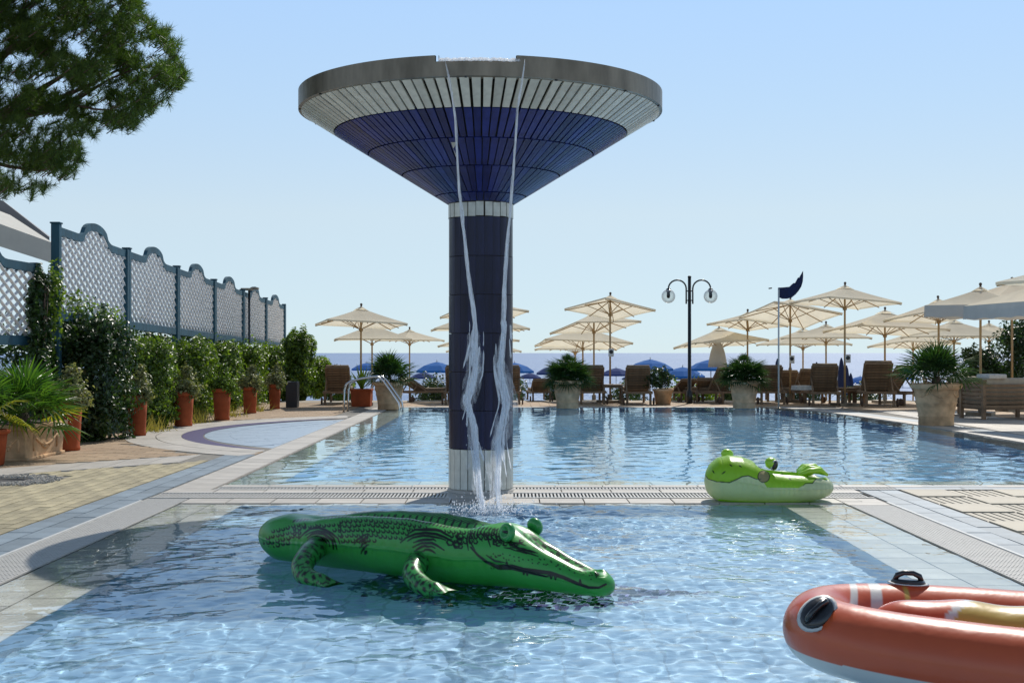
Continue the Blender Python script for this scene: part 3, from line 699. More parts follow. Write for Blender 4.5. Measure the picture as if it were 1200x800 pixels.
# c-shaped scales in rows
for row, (dy_, x0, x1) in enumerate([(6,400,590),(11,398,585),(17,398,560),(23,400,540),(29,402,440),(6,308,360),(12,303,350),(18,302,350),(24,302,340),(9,345,400),(15,345,400),(21,392,404)]):
    x = x0
    while x < x1:
        yy = float(top_line(x))+dy_+prand.uniform(-.6,.6)
        if not (math.hypot((x-500)/1.15, (yy-652)) < 34 or math.hypot(x-373, yy-640) < 24):
            r = prand.uniform(1.7,2.4); st([(x+r*math.cos(R(a)), yy+r*math.sin(R(a))) for a in (-60,0,60,120,190)], .55)
        x += prand.uniform(5.0,6.6)
for k in range(60):   # ridge ticks
    x = 345+k*4.1; yy = float(top_line(x)); st([(x-2, yy+1.5),(x+1.5, yy-1.5)], .5)
# neck wrinkles
for k in range(13):
    x = 548+k*3.2+prand.uniform(-1,1); y0 = 621+prand.uniform(-2,2); L = prand.uniform(8,24); st([(x, y0),(x-2, y0+L*.5),(x+2+prand.uniform(-3,3), y0+L)], .6)
for k in range(6): x = 532+prand.uniform(-7,12); y0 = 634+prand.uniform(-6,8); st([(x+4*math.cos(R(a)), y0+4*math.sin(R(a))) for a in range(0,360,60)], .6)
# mouth line, teeth, cheek
st([(552,641),(560,650),(570,658),(582,663),(600,663),(614,667),(630,669),(645,671),(660,676),(676,683),(690,688),(702,688),(710,684)], 1.5)
st([(572,660),(584,666),(600,666),(622,671),(640,675),(652,672)], .9); st([(570,650),(580,657),(592,659)], .7)
for x, y in ((577,665),(594,664),(614,668),(618,669),(646,673),(651,674),(680,685)):
    st([(x-1.6,y),(x-.2,y-6 if x in (594,680) else y+4.5),(x+1.8,y+.4)], .55)
for k in range(50): x = prand.uniform(575,700); yy = np.interp(x, [575,640,700],[655,664,683])+prand.uniform(-9,-2); st([(x,yy),(x+.8,yy+.3)], .55)
for k in range(16): x = prand.uniform(592,640); yy = np.interp(x,[592,640],[638,646])+prand.uniform(-6,6); st([(x-7,yy-1),(x,yy),(x+8,yy+3)], .5)
for k in range(12): x = prand.uniform(578,612); yy = 634+prand.uniform(-3,4); st([(x+2.6*math.cos(R(a)), yy+2*math.sin(R(a))) for a in range(0,360,72)], .6)
# body-space print: stripes on the inner side of the ridges, snout scales
stripe = ((U*16.5+2.4*Yc) % 1 < .30) & (Yc < hw[:,None]*.40) & (U > .55) & (U < 1.72)
mask[stripe] = np.maximum(mask[stripe], .92)
dots = (np.sin(U*95)*np.sin(Yc*130+2*np.sin(U*20)) > .05) & (Yc < .05) & (U > 2.0) & (U < 2.46) & (Zc > .1)
mask[dots] = .9
snoutb = (Yc < .052) & (Yc > .040) & (U > 1.98) & (U < 2.47) & (Zc > .1); mask[snoutb] = .95
nos = (np.hypot((U-2.55)/.9, Yc-.05) < .016) & (Zc > .1); mask[nos] = .9
speck = (np.sin(U*170+np.sin(Yc*140)*2)*np.sin(Yc*190+U*31) > .55) & (Zc > .11) & (U > 2.44); mask[speck] = .85
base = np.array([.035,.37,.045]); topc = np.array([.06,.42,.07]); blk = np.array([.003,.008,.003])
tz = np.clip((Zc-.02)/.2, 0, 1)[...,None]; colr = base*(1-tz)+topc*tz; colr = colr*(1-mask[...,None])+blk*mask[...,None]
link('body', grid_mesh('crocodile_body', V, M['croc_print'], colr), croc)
for sd_ in (-1, 1):
    e = MB(); yy = sd_*(.150)
    prof_ = [(.004,-.028),(.03,-.03),(.052,-.018),(.058,0),(.052,.018),(.034,.026),(.028,.018),(.002,.012)]
    Mx = Matrix.Translation((1.985, yy, .325)) @ Matrix.Rotation(R(-12), 4, 'Z') @ Matrix.Rotation(sd_*R(-78), 4, 'X') @ Matrix.Rotation(R(0), 4, 'Y')
    e.lathe(prof_, 24); e.v = [tuple(Mx@Vector(v)) for v in e.v]; eo = e.build('eye', M['green_vinyl'], croc)
    p_ = MB().lathe([(.022,.0),(.018,.012),(.002,.016)], 12); p_.v = [tuple(Mx@(Vector((v[0]*1.3, v[1]*.45, v[2]+.009)))) for v in p_.v]; p_.build('pupil', M['black_rubber'], eo)
    tt = MB()
# teeth as pale prints standing a hair proud of the vinyl
ci = croc.matrix_world.inverted() if False else (Matrix.Translation(CO) @ Matrix.Rotation(crot, 4, 'Z')).inverted()
def leg(path_px, rads, foot, near):
    pts = [ci @ WP(*p) for p in path_px]
    if not near: pts = [Vector((p.x, -p.y, p.z)) for p in pts]
    # resample smooth
    P = [];
    for i in range(len(pts)-1):
        p0 = pts[max(i-1,0)]; p1 = pts[i]; p2 = pts[i+1]; p3 = pts[min(i+2,len(pts)-1)]
        for k in range(10):
            t = k/10; P.append(.5*((2*p1)+(p2-p0)*t+(2*p0-5*p1+4*p2-p3)*t*t+(3*p1-p0-3*p2+p3)*t**3))
    P.append(pts[-1]); n = len(P); rr = np.interp(np.linspace(0,1,n), np.linspace(0,1,len(rads)), rads)
    V = np.zeros((n+6, 40, 3)); d = (P[-1]-P[-2]).normalized(); side = Vector((0,0,1)).cross(d).normalized()
    an = np.linspace(0, 2*PI, 40, endpoint=False)
    for i in range(n):
        t = (P[min(i+1,n-1)]-P[max(i-1,0)]).normalized(); s = Vector((0,0,1)).cross(t); s = s.normalized() if s.length > .2 else side; u = t.cross(s)
        for k, a in enumerate(an): V[i,k] = P[i]+(s*math.cos(a)+u*math.sin(a))*rr[i]
    for j in range(6):
        f = (j+1)/6
        for k, a in enumerate(an):
            wdt = rr[-1]*(1+.55*f); tk = rr[-1]*(1-.85*f); toe = (.045*abs(math.cos(a*1.0))*f if True else 0)+.02*f*math.cos(3*a)
            V[n+j,k] = P[-1]+d*(.085*f+toe*.4)+side*math.cos(a)*wdt+Vector((0,0,1))*math.sin(a)*tk
    U_ = np.arange(n+6)[:,None]*np.ones((1,40)); A_ = an[None,:]*np.ones((n+6,1))
    mk = ((U_*.62+1.0*np.sin(A_*2+U_*.3)) % 2 < 1.0) & (np.sin(A_*5+U_*.9) > -.6) & (np.sin(A_)>-.6)
    cl = np.where(mk[...,None], blk, np.array([.035,.33,.06])); link('leg', grid_mesh('crocodile_leg', V, M['croc_print'], cl), croc)
for near in (True, False):
    leg([(372,640,8.40),(362,650,8.18),(354,664,7.98),(361,677,7.85),(378,682,7.76)], [.075,.075,.068,.062,.05], None, near)
    leg([(500,650,8.02),(487,664,7.80),(485,676,7.66),(499,688,7.52),(512,691,7.46)], [.072,.072,.064,.056,.045], None, near)
MB().tube([(.0,0,.2),(-.012,0,.2)], [.016,.012], 10).build('valve', M['green_vinyl'], croc)

# frog float
FO = Vector((GX(826,12.15), 12.17, 0)); frot = R(-2)
frog = empty('inflatable_frog_boat', FO, 'light green and white inflatable frog boat resting on the right pool ledge', 'pool float', frot)
K = np.array([(0,.02,.20,.16,0),(.015,.10,.27,.09,0),(.05,.17,.34,.04,0),(.12,.24,.40,.0,0),(.22,.28,.425,-.01,0),(.34,.30,.415,-.015,0),(.45,.31,.375,-.015,.0),(.53,.315,.33,-.015,.05),(.60,.32,.30,-.015,.13),(.72,.32,.285,-.01,.17),(.86,.315,.275,-.01,.17),(.98,.30,.265,.0,.14),(1.08,.27,.25,.02,.05),(1.15,.21,.22,.05,0),(1.19,.13,.18,.09,0),(1.205,.02,.15,.13,0)])
us = np.linspace(0, 1.205, 480); us[:60] = np.linspace(0, us[60]**.5, 60)**2; us = np.concatenate([us[:-50], 1.205-(1.205-us[-50])*np.linspace(1, 0, 50)**2])
hw, zt, zb, dp = [sm(smooth_interp(us, c), 7) for c in (1,2,3,4)]
NTH = 280; th = np.linspace(0, 2*PI, NTH, endpoint=False); V = np.zeros((len(us), NTH, 3))
for i, u in enumerate(us):
    c_, s_ = np.cos(th), np.sin(th); e = .85
    y = hw[i]*np.sign(c_)*np.abs(c_)**e; z = (zt[i]+zb[i])/2+(zt[i]-zb[i])/2*np.sign(s_)*np.abs(s_)**e
    z = z-np.where(s_ > 0, dp[i]*np.clip(1.25-(np.abs(y)/.20)**2.2*1.25, 0, 1)*np.clip(s_*1.6, 0, 1), 0)
    V[i,:,0] = u; V[i,:,1] = y; V[i,:,2] = z
_s = np.exp(-((th-PI)/.03)**2)+np.exp(-((np.minimum(th, 2*PI-th))/.03)**2); V[...,1] *= 1+.03*_s[None,:]; V[...,1] *= 1+.010*np.exp(-((th-PI)/.3)**2)[None,:]*np.sin(V[...,0]*110+2*np.sin(V[...,0]*17))
Y = -np.abs(V[...,1]); W = V.copy(); W[...,0] = FO.x+V[...,0]*math.cos(frot)-Y*math.sin(frot); W[...,1] = FO.y+V[...,0]*math.sin(frot)+Y*math.cos(frot)
PX, PY = to_px(W); U = V[...,0]; Zc = V[...,2]; outer = (np.abs(V[...,1]) > hw[:,None]*.55) | (U < .12)
line = np.interp(PX, [825,830,840,855,862,870,877,886,893,899,936,944,952,957,976], [556,561,564.5,565,562,558,557,560.5,562,571,571.5,567,566,560,557])
green = np.where(outer, np.clip(.5+(line-PY)/.5, 0, 1), 1.0)
lime = np.array([.38,.68,.03]); wht = np.array([.72,.78,.52])
colr = lime*green[...,None]+wht*(1-green[...,None]); mask = np.zeros(U.shape)
def st2(pts, wd):
    q = np.zeros(U.shape); stroke(q, PX, PY, pts, wd, .5); q *= outer; np.maximum(mask, q, out=mask)
st2([(826,556),(830,561),(840,564),(855,565),(862,562),(870,558),(877,557),(886,561),(892,561)], .7)
st2([(941,569),(944,566),(952,566),(957,560),(970,558)], .5)
for a, b in (((835,551),(837,554)),((846,555),(850,552)),((855,544),(858,546)),((866,545),(869,547)),((924,559),(927,562))): st2([a, b], .8)
cheek = (np.hypot(PX-895, (PY-558)) < 6.6) & outer; colr[cheek] = (.42,.33,.20)
ring = (np.abs(np.hypot(PX-895, PY-558)-6.8) < .5) & outer; colr[ring] = (.03,.06,.02)
colr = colr*(1-mask[...,None])+np.array([.01,.03,.01])*mask[...,None]
link('hull', grid_mesh('frog_hull', V, M['frog_print'], colr), frog)
M['lime'] = simple('lime_vinyl', (.38,.68,.03), .35, .15, 8, coat=.3)
for sd_, u_ in ((-1,.60),(1,.24)):
    eo = MB().lathe([(.002,-.05),(.04,-.045),(.062,-.01),(.058,.02),(.04,.04),(.002,.05)], 18).build('eye', M['lime'], frog, (u_, sd_*.19, .37 if sd_ < 0 else .42), (R(20)*-sd_, R(20), 0))
    if sd_ < 0:
        q_ = MB().lathe([(.036,0),(.034,.012),(.02,.018),(.002,.02)], 16); q_.build('pupil', M['black_rubber'], eo, (.030,-.035,.0), (R(78), R(0), R(35)), (.9,1.25,1))
        MB().lathe([(.046,0),(.042,.006),(.002,.007)], 16).build('eye_white', M['white_plastic'], eo, (.026,-.032,.0), (R(78), R(0), R(35)), (.9,1.2,1))
tw = MB(); r_ = random.Random(3)
for k in range(9):
    a = k/8; tw.tube([(.86+a*.05, -.16+.36*a, .25+r_.uniform(0,.02)), (.96, -.15+.34*a+r_.uniform(-.03,.03), .285+r_.uniform(-.01,.03)), (1.07, -.12+.28*a, .285+r_.uniform(-.015,.03)), (1.14,-.1+.24*a,.25)], [.016,.03,.026,.014], 8)
tw.build('crumpled_backrest', M['lime'], frog)

# red raft (boat shape: wide tube ring, cushions, handles)
RO = Vector((2.485, 5.25, .035)); rrot = R(-18)
raft = empty('inflatable_raft', RO, 'large red and white inflatable raft with black handles cut off by the right edge', 'pool float', rrot); raft.rotation_euler = (0, R(2.5), rrot)
def ring_pt(t):     # closed outline, bow toward -x
    a = 2*PI*t; x = 1.18*np.cos(a); y = .40*np.sin(a); e = .78
    return 1.20*np.sign(np.cos(a))*np.abs(np.cos(a))**e, .43*np.sign(np.sin(a))*np.abs(np.sin(a))**.85
NR, NT_ = 700, 160; V = np.zeros((NR, NT_, 3)); Tt = np.linspace(0, 1, NR)
cx_, cy_ = ring_pt((Tt) % 1); cx_[-1] = cx_[0]; cy_[-1] = cy_[0]
gx = np.gradient(cx_); gy = np.gradient(cy_); gx[0] = gx[-1] = 0; gy[0] = gy[-1] = 1; L_ = np.hypot(gx, gy)+1e-9; nx_, ny_ = gy/L_, -gx/L_
for _ in range(4):
    nx_[1:-1] = sm(nx_, 7)[1:-1]; ny_[1:-1] = sm(ny_, 7)[1:-1]
L_ = np.hypot(nx_, ny_); nx_ /= L_; ny_ /= L_
an = np.linspace(0, 2*PI, NT_, endpoint=False); rad = .168+.012*np.cos(2*PI*Tt)
for i in range(NR):
    V[i,:,0] = cx_[i]+nx_[i]*rad[i]*np.cos(an); V[i,:,1] = cy_[i]+ny_[i]*rad[i]*np.cos(an); V[i,:,2] = .115+rad[i]*.98*np.sin(an)
W = V.copy(); W[...,0] = RO.x+V[...,0]*math.cos(rrot)-V[...,1]*math.sin(rrot); W[...,1] = RO.y+V[...,0]*math.sin(rrot)+V[...,1]*math.cos(rrot)
PX, PY = to_px(W)
red = np.array([.62,.10,.028]); wh = np.array([.66,.64,.60]); yel = np.array([.60,.40,.07])
outn = np.cos(an)[None,:] > -.3
colr = np.tile(red, (NR, NT_, 1)); colr[V[...,2] < .05] = wh
Vx = V[...,0]; up_ = V[...,2] > .17
for c, wd, cc in ((-1.08,.016,wh),(-.98,.026,wh),(-.84,.011,yel),(.9,.03,wh)):
    b_ = np.clip(.5+(wd-np.abs(Vx-c+.25*(V[...,1]-.25)+.5*(V[...,1]-.3)**2))/.006, 0, 1)*(up_ & (V[...,1] > -.05)); colr = colr*(1-b_[...,None])+cc*b_[...,None]
link('outer_tube', grid_mesh('raft_tube', V, M['raft_print'], colr), raft)
# inner cushions
def cushion(name, y0, y1, x0, x1, z, r, colf):
    us = np.linspace(0, 1, 160); th = np.linspace(0, 2*PI, 48, endpoint=False); V = np.zeros((160, 48, 3))
    for i, u in enumerate(us):
        k = math.sqrt(max(1e-4, 1-(2*u-1)**6)); x = x0+(x1-x0)*u; yc = y0+(y1-y0)*u
        V[i,:,0] = x; V[i,:,1] = yc+r*k*1.25*np.cos(th); V[i,:,2] = z+r*k*np.sin(th)*(1+.05*np.sin(u*40))
    link(name, grid_mesh(name, V, M['raft_print'], colf(V)), raft)
def cf(V):
    c = np.tile(yel, V.shape[:2]+(1,)); x = V[...,0]; y = V[...,1]; c[x < -.68+.6*(y+.1)] = red
    c[(np.abs(x-(-.66+.6*(y+.1))) < .02)] = wh; c[(V[...,2] > .245) & (y > .02)] = np.array([.60,.56,.66]); c[(np.hypot((x+.05)/2.4, y+.12) < .06)] = wh; return c
cushion('inner_cushion', .02, -.02, -.98, .95, .17, .115, cf)
cushion('inner_cushion', .26, .26, -.85, .95, .12, .10, lambda V: np.tile(red, V.shape[:2]+(1,)))
cushion('inner_cushion', -.25, -.25, -.85, .95, .09, .10, lambda V: np.tile(red*.9, V.shape[:2]+(1,)))
MB().poly([(-1.1,0),(-.8,-.35),(.9,-.38),(1.1,0),(.9,.38),(-.8,.35)], .06).build('raft_floor', M['white_plastic'], raft)
ri = (Matrix.Translation(RO) @ Matrix.Rotation(rrot, 4, 'Z')).inverted()
# raft handles
pad = MB().lathe([(.002,.0),(.085,.0),(.098,-.004)], 20); pad.v = [(v[0]*1.25, v[1]*.9, v[2]) for v in pad.v]
hp = ri @ WP(962, 722, 5.72)
def handle(parent, loc, rot, sc=1):
    po = MB(); po.v, po.f, po.sm = list(pad.v), pad.f, pad.sm; base_ = po.build('handle_patch', M['white_plastic'], parent, loc, rot, (sc*1.10,)*3)
    b2 = MB().lathe([(.09,.002),(.084,.016),(.04,.022),(.002,.024)], 20); b2.v = [(v[0]*1.25, v[1]*.9, v[2]) for v in b2.v]
    h = b2.build('handle_base', M['black_rubber'], parent, loc, rot, (sc,)*3)
    MB().tube([(-.085,0,.012),(-.07,0,.045),(-.03,0,.062),(.03,0,.062),(.07,0,.045),(.085,0,.012)], [.017,.019,.017,.017,.019,.017], 10).build('handle', M['black_rubber'], h)
handle(raft, (-1.19,-.31,.232), (R(38), R(-40), R(38)), .72)
handle(raft, (-.84, .352, .281), (R(0), 0, R(12)), .70)

# ------------------------------------------------------------------ foliage tools
def leaf_cloud(P, Nrm, size, rng_, aspect=1.9, fold=.35):
    """P (n,3) leaf positions, Nrm (n,3) facing; one folded rhombus (2 quads->4 tris) per leaf"""
    n = len(P); a = rng_.normal(size=(n, 3)); Nn = Nrm/np.linalg.norm(Nrm, axis=1, keepdims=True)
    t = a-(a*Nn).sum(1, keepdims=True)*Nn; t /= np.linalg.norm(t, axis=1, keepdims=True)+1e-9; b = np.cross(Nn, t)
    s = size*rng_.uniform(.6, 1.3, (n, 1)); L = t*s; Wd = b*s/aspect; H = Nn*s*fold*.4
    V = np.stack([P-L*.5, P+Wd*.5+H, P+L*.5, P-Wd*.5+H], 1).reshape(-1, 3)
    i = np.arange(n)*4; Fa = np.concatenate([np.stack([i, i+1, i+2], 1), np.stack([i, i+2, i+3], 1)]); return V, Fa
def blob_points(rng_, n, c, r, lump=.28, shell=.55, seed=0, square=1.0):
    """points filling a lumpy ellipsoid, denser near its surface"""
    d = rng_.normal(size=(n, 3)); d /= np.linalg.norm(d, axis=1, keepdims=True)
    if square != 1: d = np.sign(d)*np.abs(d)**square; 
    q = rng_.uniform(shell, 1, (n, 1))
    f = 1+lump*(np.sin(d[:,:1]*5.1+seed)*np.sin(d[:,1:2]*4.3+seed*2)+.6*np.sin(d[:,2:3]*9+seed*3+d[:,:1]*7))
    P = np.array(c)+d*q*f*np.array(r); return P, d
def shrub(name, blobs, n, size, mat, label, cat, seed, group=None, parent=None, extra=None):
    g = np.random.default_rng(seed); VV = []; FF = []; off = 0; tot = sum(b[1][0]*b[1][2]+.02 for b in blobs)
    for k, b in enumerate(blobs):
        c, r = b[0], b[1]; kk = int(n*(r[0]*r[2]+.02)/tot); P, d = blob_points(g, kk, c, r, b[2] if len(b) > 2 else .25, .5, seed+k, b[3] if len(b) > 3 else 1)
        V, Fa = leaf_cloud(P, d+g.normal(size=d.shape)*.7+np.array([0,-.2,.5]), size, g); VV.append(V); FF.append(Fa+off); off += len(V)
    o = link(name, np_mesh(name, np.concatenate(VV), np.concatenate(FF), mat), parent)
    if label: tag(o, label, cat, group)
    return o

# hedge bushes along the trellis ------------------------------------------------
def twigs(parent, x, y, h, r, seed):
    rr = random.Random(seed); m = MB()
    for k in range(7):
        a = rr.uniform(0,6.28); m.tube([(x,y,0),(x+r*.3*math.cos(a), y+r*.3*math.sin(a), h*.5),(x+r*.7*math.cos(a+.4), y+r*.6*math.sin(a+.4), h*.9)], [.02,.014,.005], 5)
    return m.build('branches', M['bark'], parent)
hedges = [ # px centre, d, half width px, top py, n, matkey, label
 (51, 19.3, 12, 314, 5000, 'leaf_dark', 'dark climbing shrub filling the gap between the low trellis and the tall one'),
 (105, 20.6, 40, 372, 15000, 'leaf_dark', 'largest dark glossy hedge bush under the nearest tall trellis panel'),
 (172, 24.0, 31, 392, 10000, 'leaf_hedge', 'sunlit hedge bush under the second tall trellis panel'),
 (226, 27.5, 22, 400, 7500, 'leaf_hedge', 'hedge bush under the third tall trellis panel'),
 (264, 31.0, 17, 404, 6000, 'leaf_hedge', 'hedge bush under the fourth tall trellis panel'),
 (294, 34.5, 15, 406, 5000, 'leaf_hedge', 'hedge bush under the fifth tall trellis panel'),
 (320, 37.5, 14, 408, 5000, 'leaf_hedge', 'hedge bush under the farthest trellis panel'),
 (350, 38.5, 17, 392, 22000, 'leaf_hedge', 'tall clipped hedge just beyond the end of the trellis'),
 (375, 42.0, 14, 421, 9000, 'leaf_yellow', 'low yellow green hedge end beyond the tall clipped hedge')]
hedges = [(a, b, c*1.22 if 0 < k < 7 else c, e_ if k in (0,1,7,8) else 396+k*1.5, int(f*1.5), g, h) for k, (a, b, c, e_, f, g, h) in enumerate(hedges)]
for i, (px, d, hwp, py, n, mk, lb) in enumerate(hedges):
    x = GX(px, d); rx = hwp/F*d; top = ZZ(py, d); e = empty('hedge_bush', (x, d, 0), lb, 'hedge', group='hedge bushes along the trellis')
    bl = [((0,0,top*.5),(rx*1.0, .75, top*.55), .16, .7),((-rx*.2,-.2,top*.25),(rx*1.05,.7,top*.3),.2),((rx*.25,0,top*.8),(rx*.6,.5,top*.2),.3),((-rx*.4,0,top*.82),(rx*.5,.5,top*.17),.3)]
    if i == 0: bl = [((0,0,1.0),(rx*.9,.5,1.05),.25),((-.05,0,2.1),(rx*.8,.4,.55),.3)]
    shrub('foliage', bl, n, .085 if i < 4 else .1, M[mk], None, None, 40+i, parent=e); twigs(e, 0, 0, top, rx, i)
bl = []
for k in range(12):
    d_ = 20.8+k*1.6; x_ = -7.9-.03*(d_-20)-.12; bl.append(((x_, d_, 1.02),(.55,1.3,1.08),.15,.7))
shrub('hedge_backing', bl, 16000, .12, M['leaf_dark'], 'long dark hedge running behind the posts of the tall trellis', 'hedge', 61)
# dry tufts at the foot of the hedge
for i, (px, d) in enumerate(((188,22.8),(240,25.6),(276,28.0),(306,30.6))):
    g = np.random.default_rng(90+i); n = 120; x = GX(px, d); P = np.stack([x-.2+g.normal(0,.16,n), d+g.normal(0,.25,n), np.zeros(n)], 1)
    tip = P+np.stack([g.normal(0,.12,n), g.normal(0,.12,n), g.uniform(.08,.36,n)], 1); sd2 = np.stack([g.uniform(.004,.012,n), np.zeros(n), np.zeros(n)], 1)
    V = np.stack([P-sd2, P+sd2, tip], 1).reshape(-1,3); tag(link('dry_grass', np_mesh('dry_grass', V, np.arange(3*n).reshape(-1,3), M['drygrass'])), 'dry yellow grass growing at the hedge foot between the red pots', 'grass', kind='stuff')

# terracotta pots with variegated shrubs ----------------------------------------
def tall_pot(px, d, w_px, top_py, lb, i):
    r = w_px/2/F*d; h = ZZ(top_py, d); x = GX(px, d)
    e = empty('terracotta_pot', (x, d, 0), lb, 'plant pot', group='tall terracotta pots along the hedge')
    MB().lathe([(.0,0),(r*.80,0),(r*.86,.01),(r*.86,.05),(r*.82,.065),(r*.90,h*.5),(r*.97,h-.07)], 28).build('body', M['terracotta'], e)
    MB().lathe([(r*.97,h-.075),(r*1.06,h-.07),(r*1.08,h-.03),(r*1.04,h),(r*.93,h),(r*.9,h-.05)], 28, cap=False).build('rim', M['terracotta'], e)
    MB().lathe([(r*.93,h-.04),(.001,h-.03)], 20, cap=False).build('soil', M['soil'], e)
    return x, h, r
tp = [(78,18.35,36,470,'nearest tall terracotta pot, behind the stone trough'),(161,21.6,23,463,'second tall terracotta pot from the left, in front of the dark bush'),(215,24.4,24,459,'terracotta pot standing below the third fence panel'),(260,26.6,21,455,'terracotta pot standing below the fourth fence panel'),(293,29.6,17,453,'small tilted terracotta pot, second to last along the hedge'),(322,31.8,14,450,'last small terracotta pot beside the dark planter')]
plant_labels = ['cream edged shrub in the nearest tall terracotta pot','cream edged shrub in the second tall terracotta pot','dark leafy shrub in the pot below the third fence panel','leafy shrub in the pot below the fourth fence panel','leafy shrub in the second to last terracotta pot','leafy shrub in the last terracotta pot']
for i, (px, d, wp, py, lb) in enumerate(tp):
    x, h, r = tall_pot(px, d, wp, py, lb, i)
    e = empty('potted_shrub', (x, d, h-.03), plant_labels[i], 'shrub', group='shrubs in the terracotta pots')
    ro = 1.25 if i < 2 else 1.35
    shrub('foliage', [((.03,0,.18),(r*ro,r*ro,.22),.55),((r*1.0,-.1,.05),(r*.8,r*.6,.16),.5),((-r*.8,-.1,.1),(r*.9,r*.5,.15),.5),((r*.3,0,.42),(r*.5,r*.4,.12),.5)], 1700, .065, M['leaf_varieg'] if i != 3 else M['leaf_hedge'], None, None, 70+i, parent=e); twigs(e, 0, 0, .25, r, 50+i)
e = MB().box((GX(342,32.8), 32.9, ZZ(447,32.8)/2), (13/F*32.8, .35, ZZ(447,32.8)), taper=1.04); tag(e.build('square_planter', M['dark_planter'], bevel=.01), 'black square planter standing at the far end of the hedge', 'planter')

# stone trough with relief garland -----------------------------------------------
tr = empty('stone_trough', (-6.55, 17.2, 0), 'rectangular carved terracotta trough holding a fan palm at the left edge', 'plant trough')
m = MB(); m.box((0,0,.20), (.54,1.36,.40), taper=1.06); m.box((0,0,.02), (.60,1.42,.04)); m.build('body', M['stone_pot'], tr, bevel=.012)
MB().box((0,0,.425), (.66,1.50,.075)).build('rim', M['stone_pot'], tr, bevel=.025)
MB().box((0,0,.455), (.56,1.38,.03)).build('soil', M['soil'], tr)
def garland(face_o, ux, n_out, wd, h, r=.016):
    m = MB(); ux = Vector(ux); n_ = Vector(n_out); o = Vector(face_o)
    def pt(a, b, c=0): return o+ux*a+Vector((0,0,b))+n_*c
    m.tube([pt(-wd+2*wd*t/12, h*(.85-.45*math.sin(PI*t/12)), .006) for t in range(13)], r, 6)
    for s in (-1, 1): m.tube([pt(s*wd, h*.9), pt(s*(wd+.01), h*.55), pt(s*wd, h*.15)], [.012,.02,.01], 6); m.lathe([(.002,-.02),(.025,0),(.002,.02)], 8, pt(s*wd, h*.9))
    for k in range(9): t = k/8; p = pt(-wd*.6+1.2*wd*t, h*(.62-.38*math.sin(PI*t))); m.lathe([(.002,-.022),(.026,0),(.002,.022)], 7, p)
    for k in range(5): p = pt(-.06+.03*k, h*.28+.01*(k % 2)); m.lathe([(.002,-.02),(.022,0),(.002,.02)], 7, p)
    return m
garland((.285,0,.07), (0,1,0), (1,0,0), .42, .27).build('garland_relief', M['stone_pot'], tr)
garland((0,-.70,.07), (1,0,0), (0,-1,0), .18, .27, .01).build('garland_relief', M['stone_pot'], tr)
x0 = GX(-6, 15.9)
e = empty('round_clay_pot', (x0, 15.9, 0), 'round clay pot showing only its right side at the left edge', 'plant pot')
MB().lathe([(.0,0),(.09,0),(.11,.02),(.14,.3),(.15,.40)], 24).build('body', M['terracotta'], e); MB().lathe([(.15,.39),(.18,.40),(.18,.44),(.14,.45)], 24, cap=False).build('rim', M['terracotta'], e)

# fan palms: stems with folded fan leaves -------------------------------------------
def frond_mesh(name, mat, stem, fan, nleaf, droop, wid, seed):
    r = random.Random(seed); m = MB(); 
    m.tube([(0,0,0),(stem*.5,0,.02),(stem,0,.0)], [.008,.006,.005], 4)
    for k in range(nleaf):
        a = R(-105+210*k/(nleaf-1)); L = fan*(1-.25*abs(a)/R(105))*r.uniform(.9,1.05); ca, sa = math.cos(a), math.sin(a); w_ = wid*fan
        p0 = Vector((stem,0,0)); p1 = p0+Vector((ca*L*.55, sa*L*.55, .05*fan)); p2 = p0+Vector((ca*L, sa*L, .03*fan-droop*fan*(.3+.5*r.random())))
        n_ = Vector((-sa, ca, 0))*w_
        m.add([p0, p1-n_, p1+Vector((0,0,-w_*.6)), p1+n_, p2], [(0,1,2),(0,2,3),(1,4,2),(2,4,3)])
    return m.mesh(name, mat)
fr = {}
for key, mat in (('g', 'frond'), ('d', 'frond_dark'), ('y', 'frond_dry')):
    fr[key] = [frond_mesh('frond', M[mat], .42, .58, 19, .35, .030, 5+k) for k in range(3)]
def palm(loc, rad, n, label, seed, key='d', elmin=-25, elmax=85, hfac=1.0, dry=0, group=None):
    r = random.Random(seed); e = empty('fan_palm', loc, label, 'palm', group=group)
    for k in range(n):
        az = k*2.399+r.uniform(-.25,.25); el = R(elmin+(elmax-elmin)*((k+.5)/n)**.8+r.uniform(-8,8)); sc = rad*r.uniform(.82,1.1)*(1-.15*math.sin(el))
        kk = 'y' if r.random() < dry and el < R(25) else key
        f = link('frond', r.choice(fr[kk]), e, (0,0,.05*rad*k/n), None, (sc,)*3)
        f.rotation_mode = 'XYZ'; Mx = Matrix.Rotation(az, 4, 'Z') @ Matrix.Rotation(-el, 4, 'Y') @ Matrix.Rotation(r.uniform(-.5,.5), 4, 'X'); f.rotation_euler = Mx.to_euler()
    MB().lathe([(.07*rad,-.12*rad),(.09*rad,.0),(.05*rad,.14*rad)], 8).build('stem', M['bark'], e); return e
palm((GX(28,16.9), 16.9, .50), 1.0, 34, 'bright green fan palm spreading from the carved trough at the left', 3, 'g', -15, 78, dry=.35)
palm((GX(-20,16.2), 16.2, .62), .85, 22, 'fan palm mostly beyond the left edge beside the trough palm', 4, 'g', -10, 75, dry=.2)
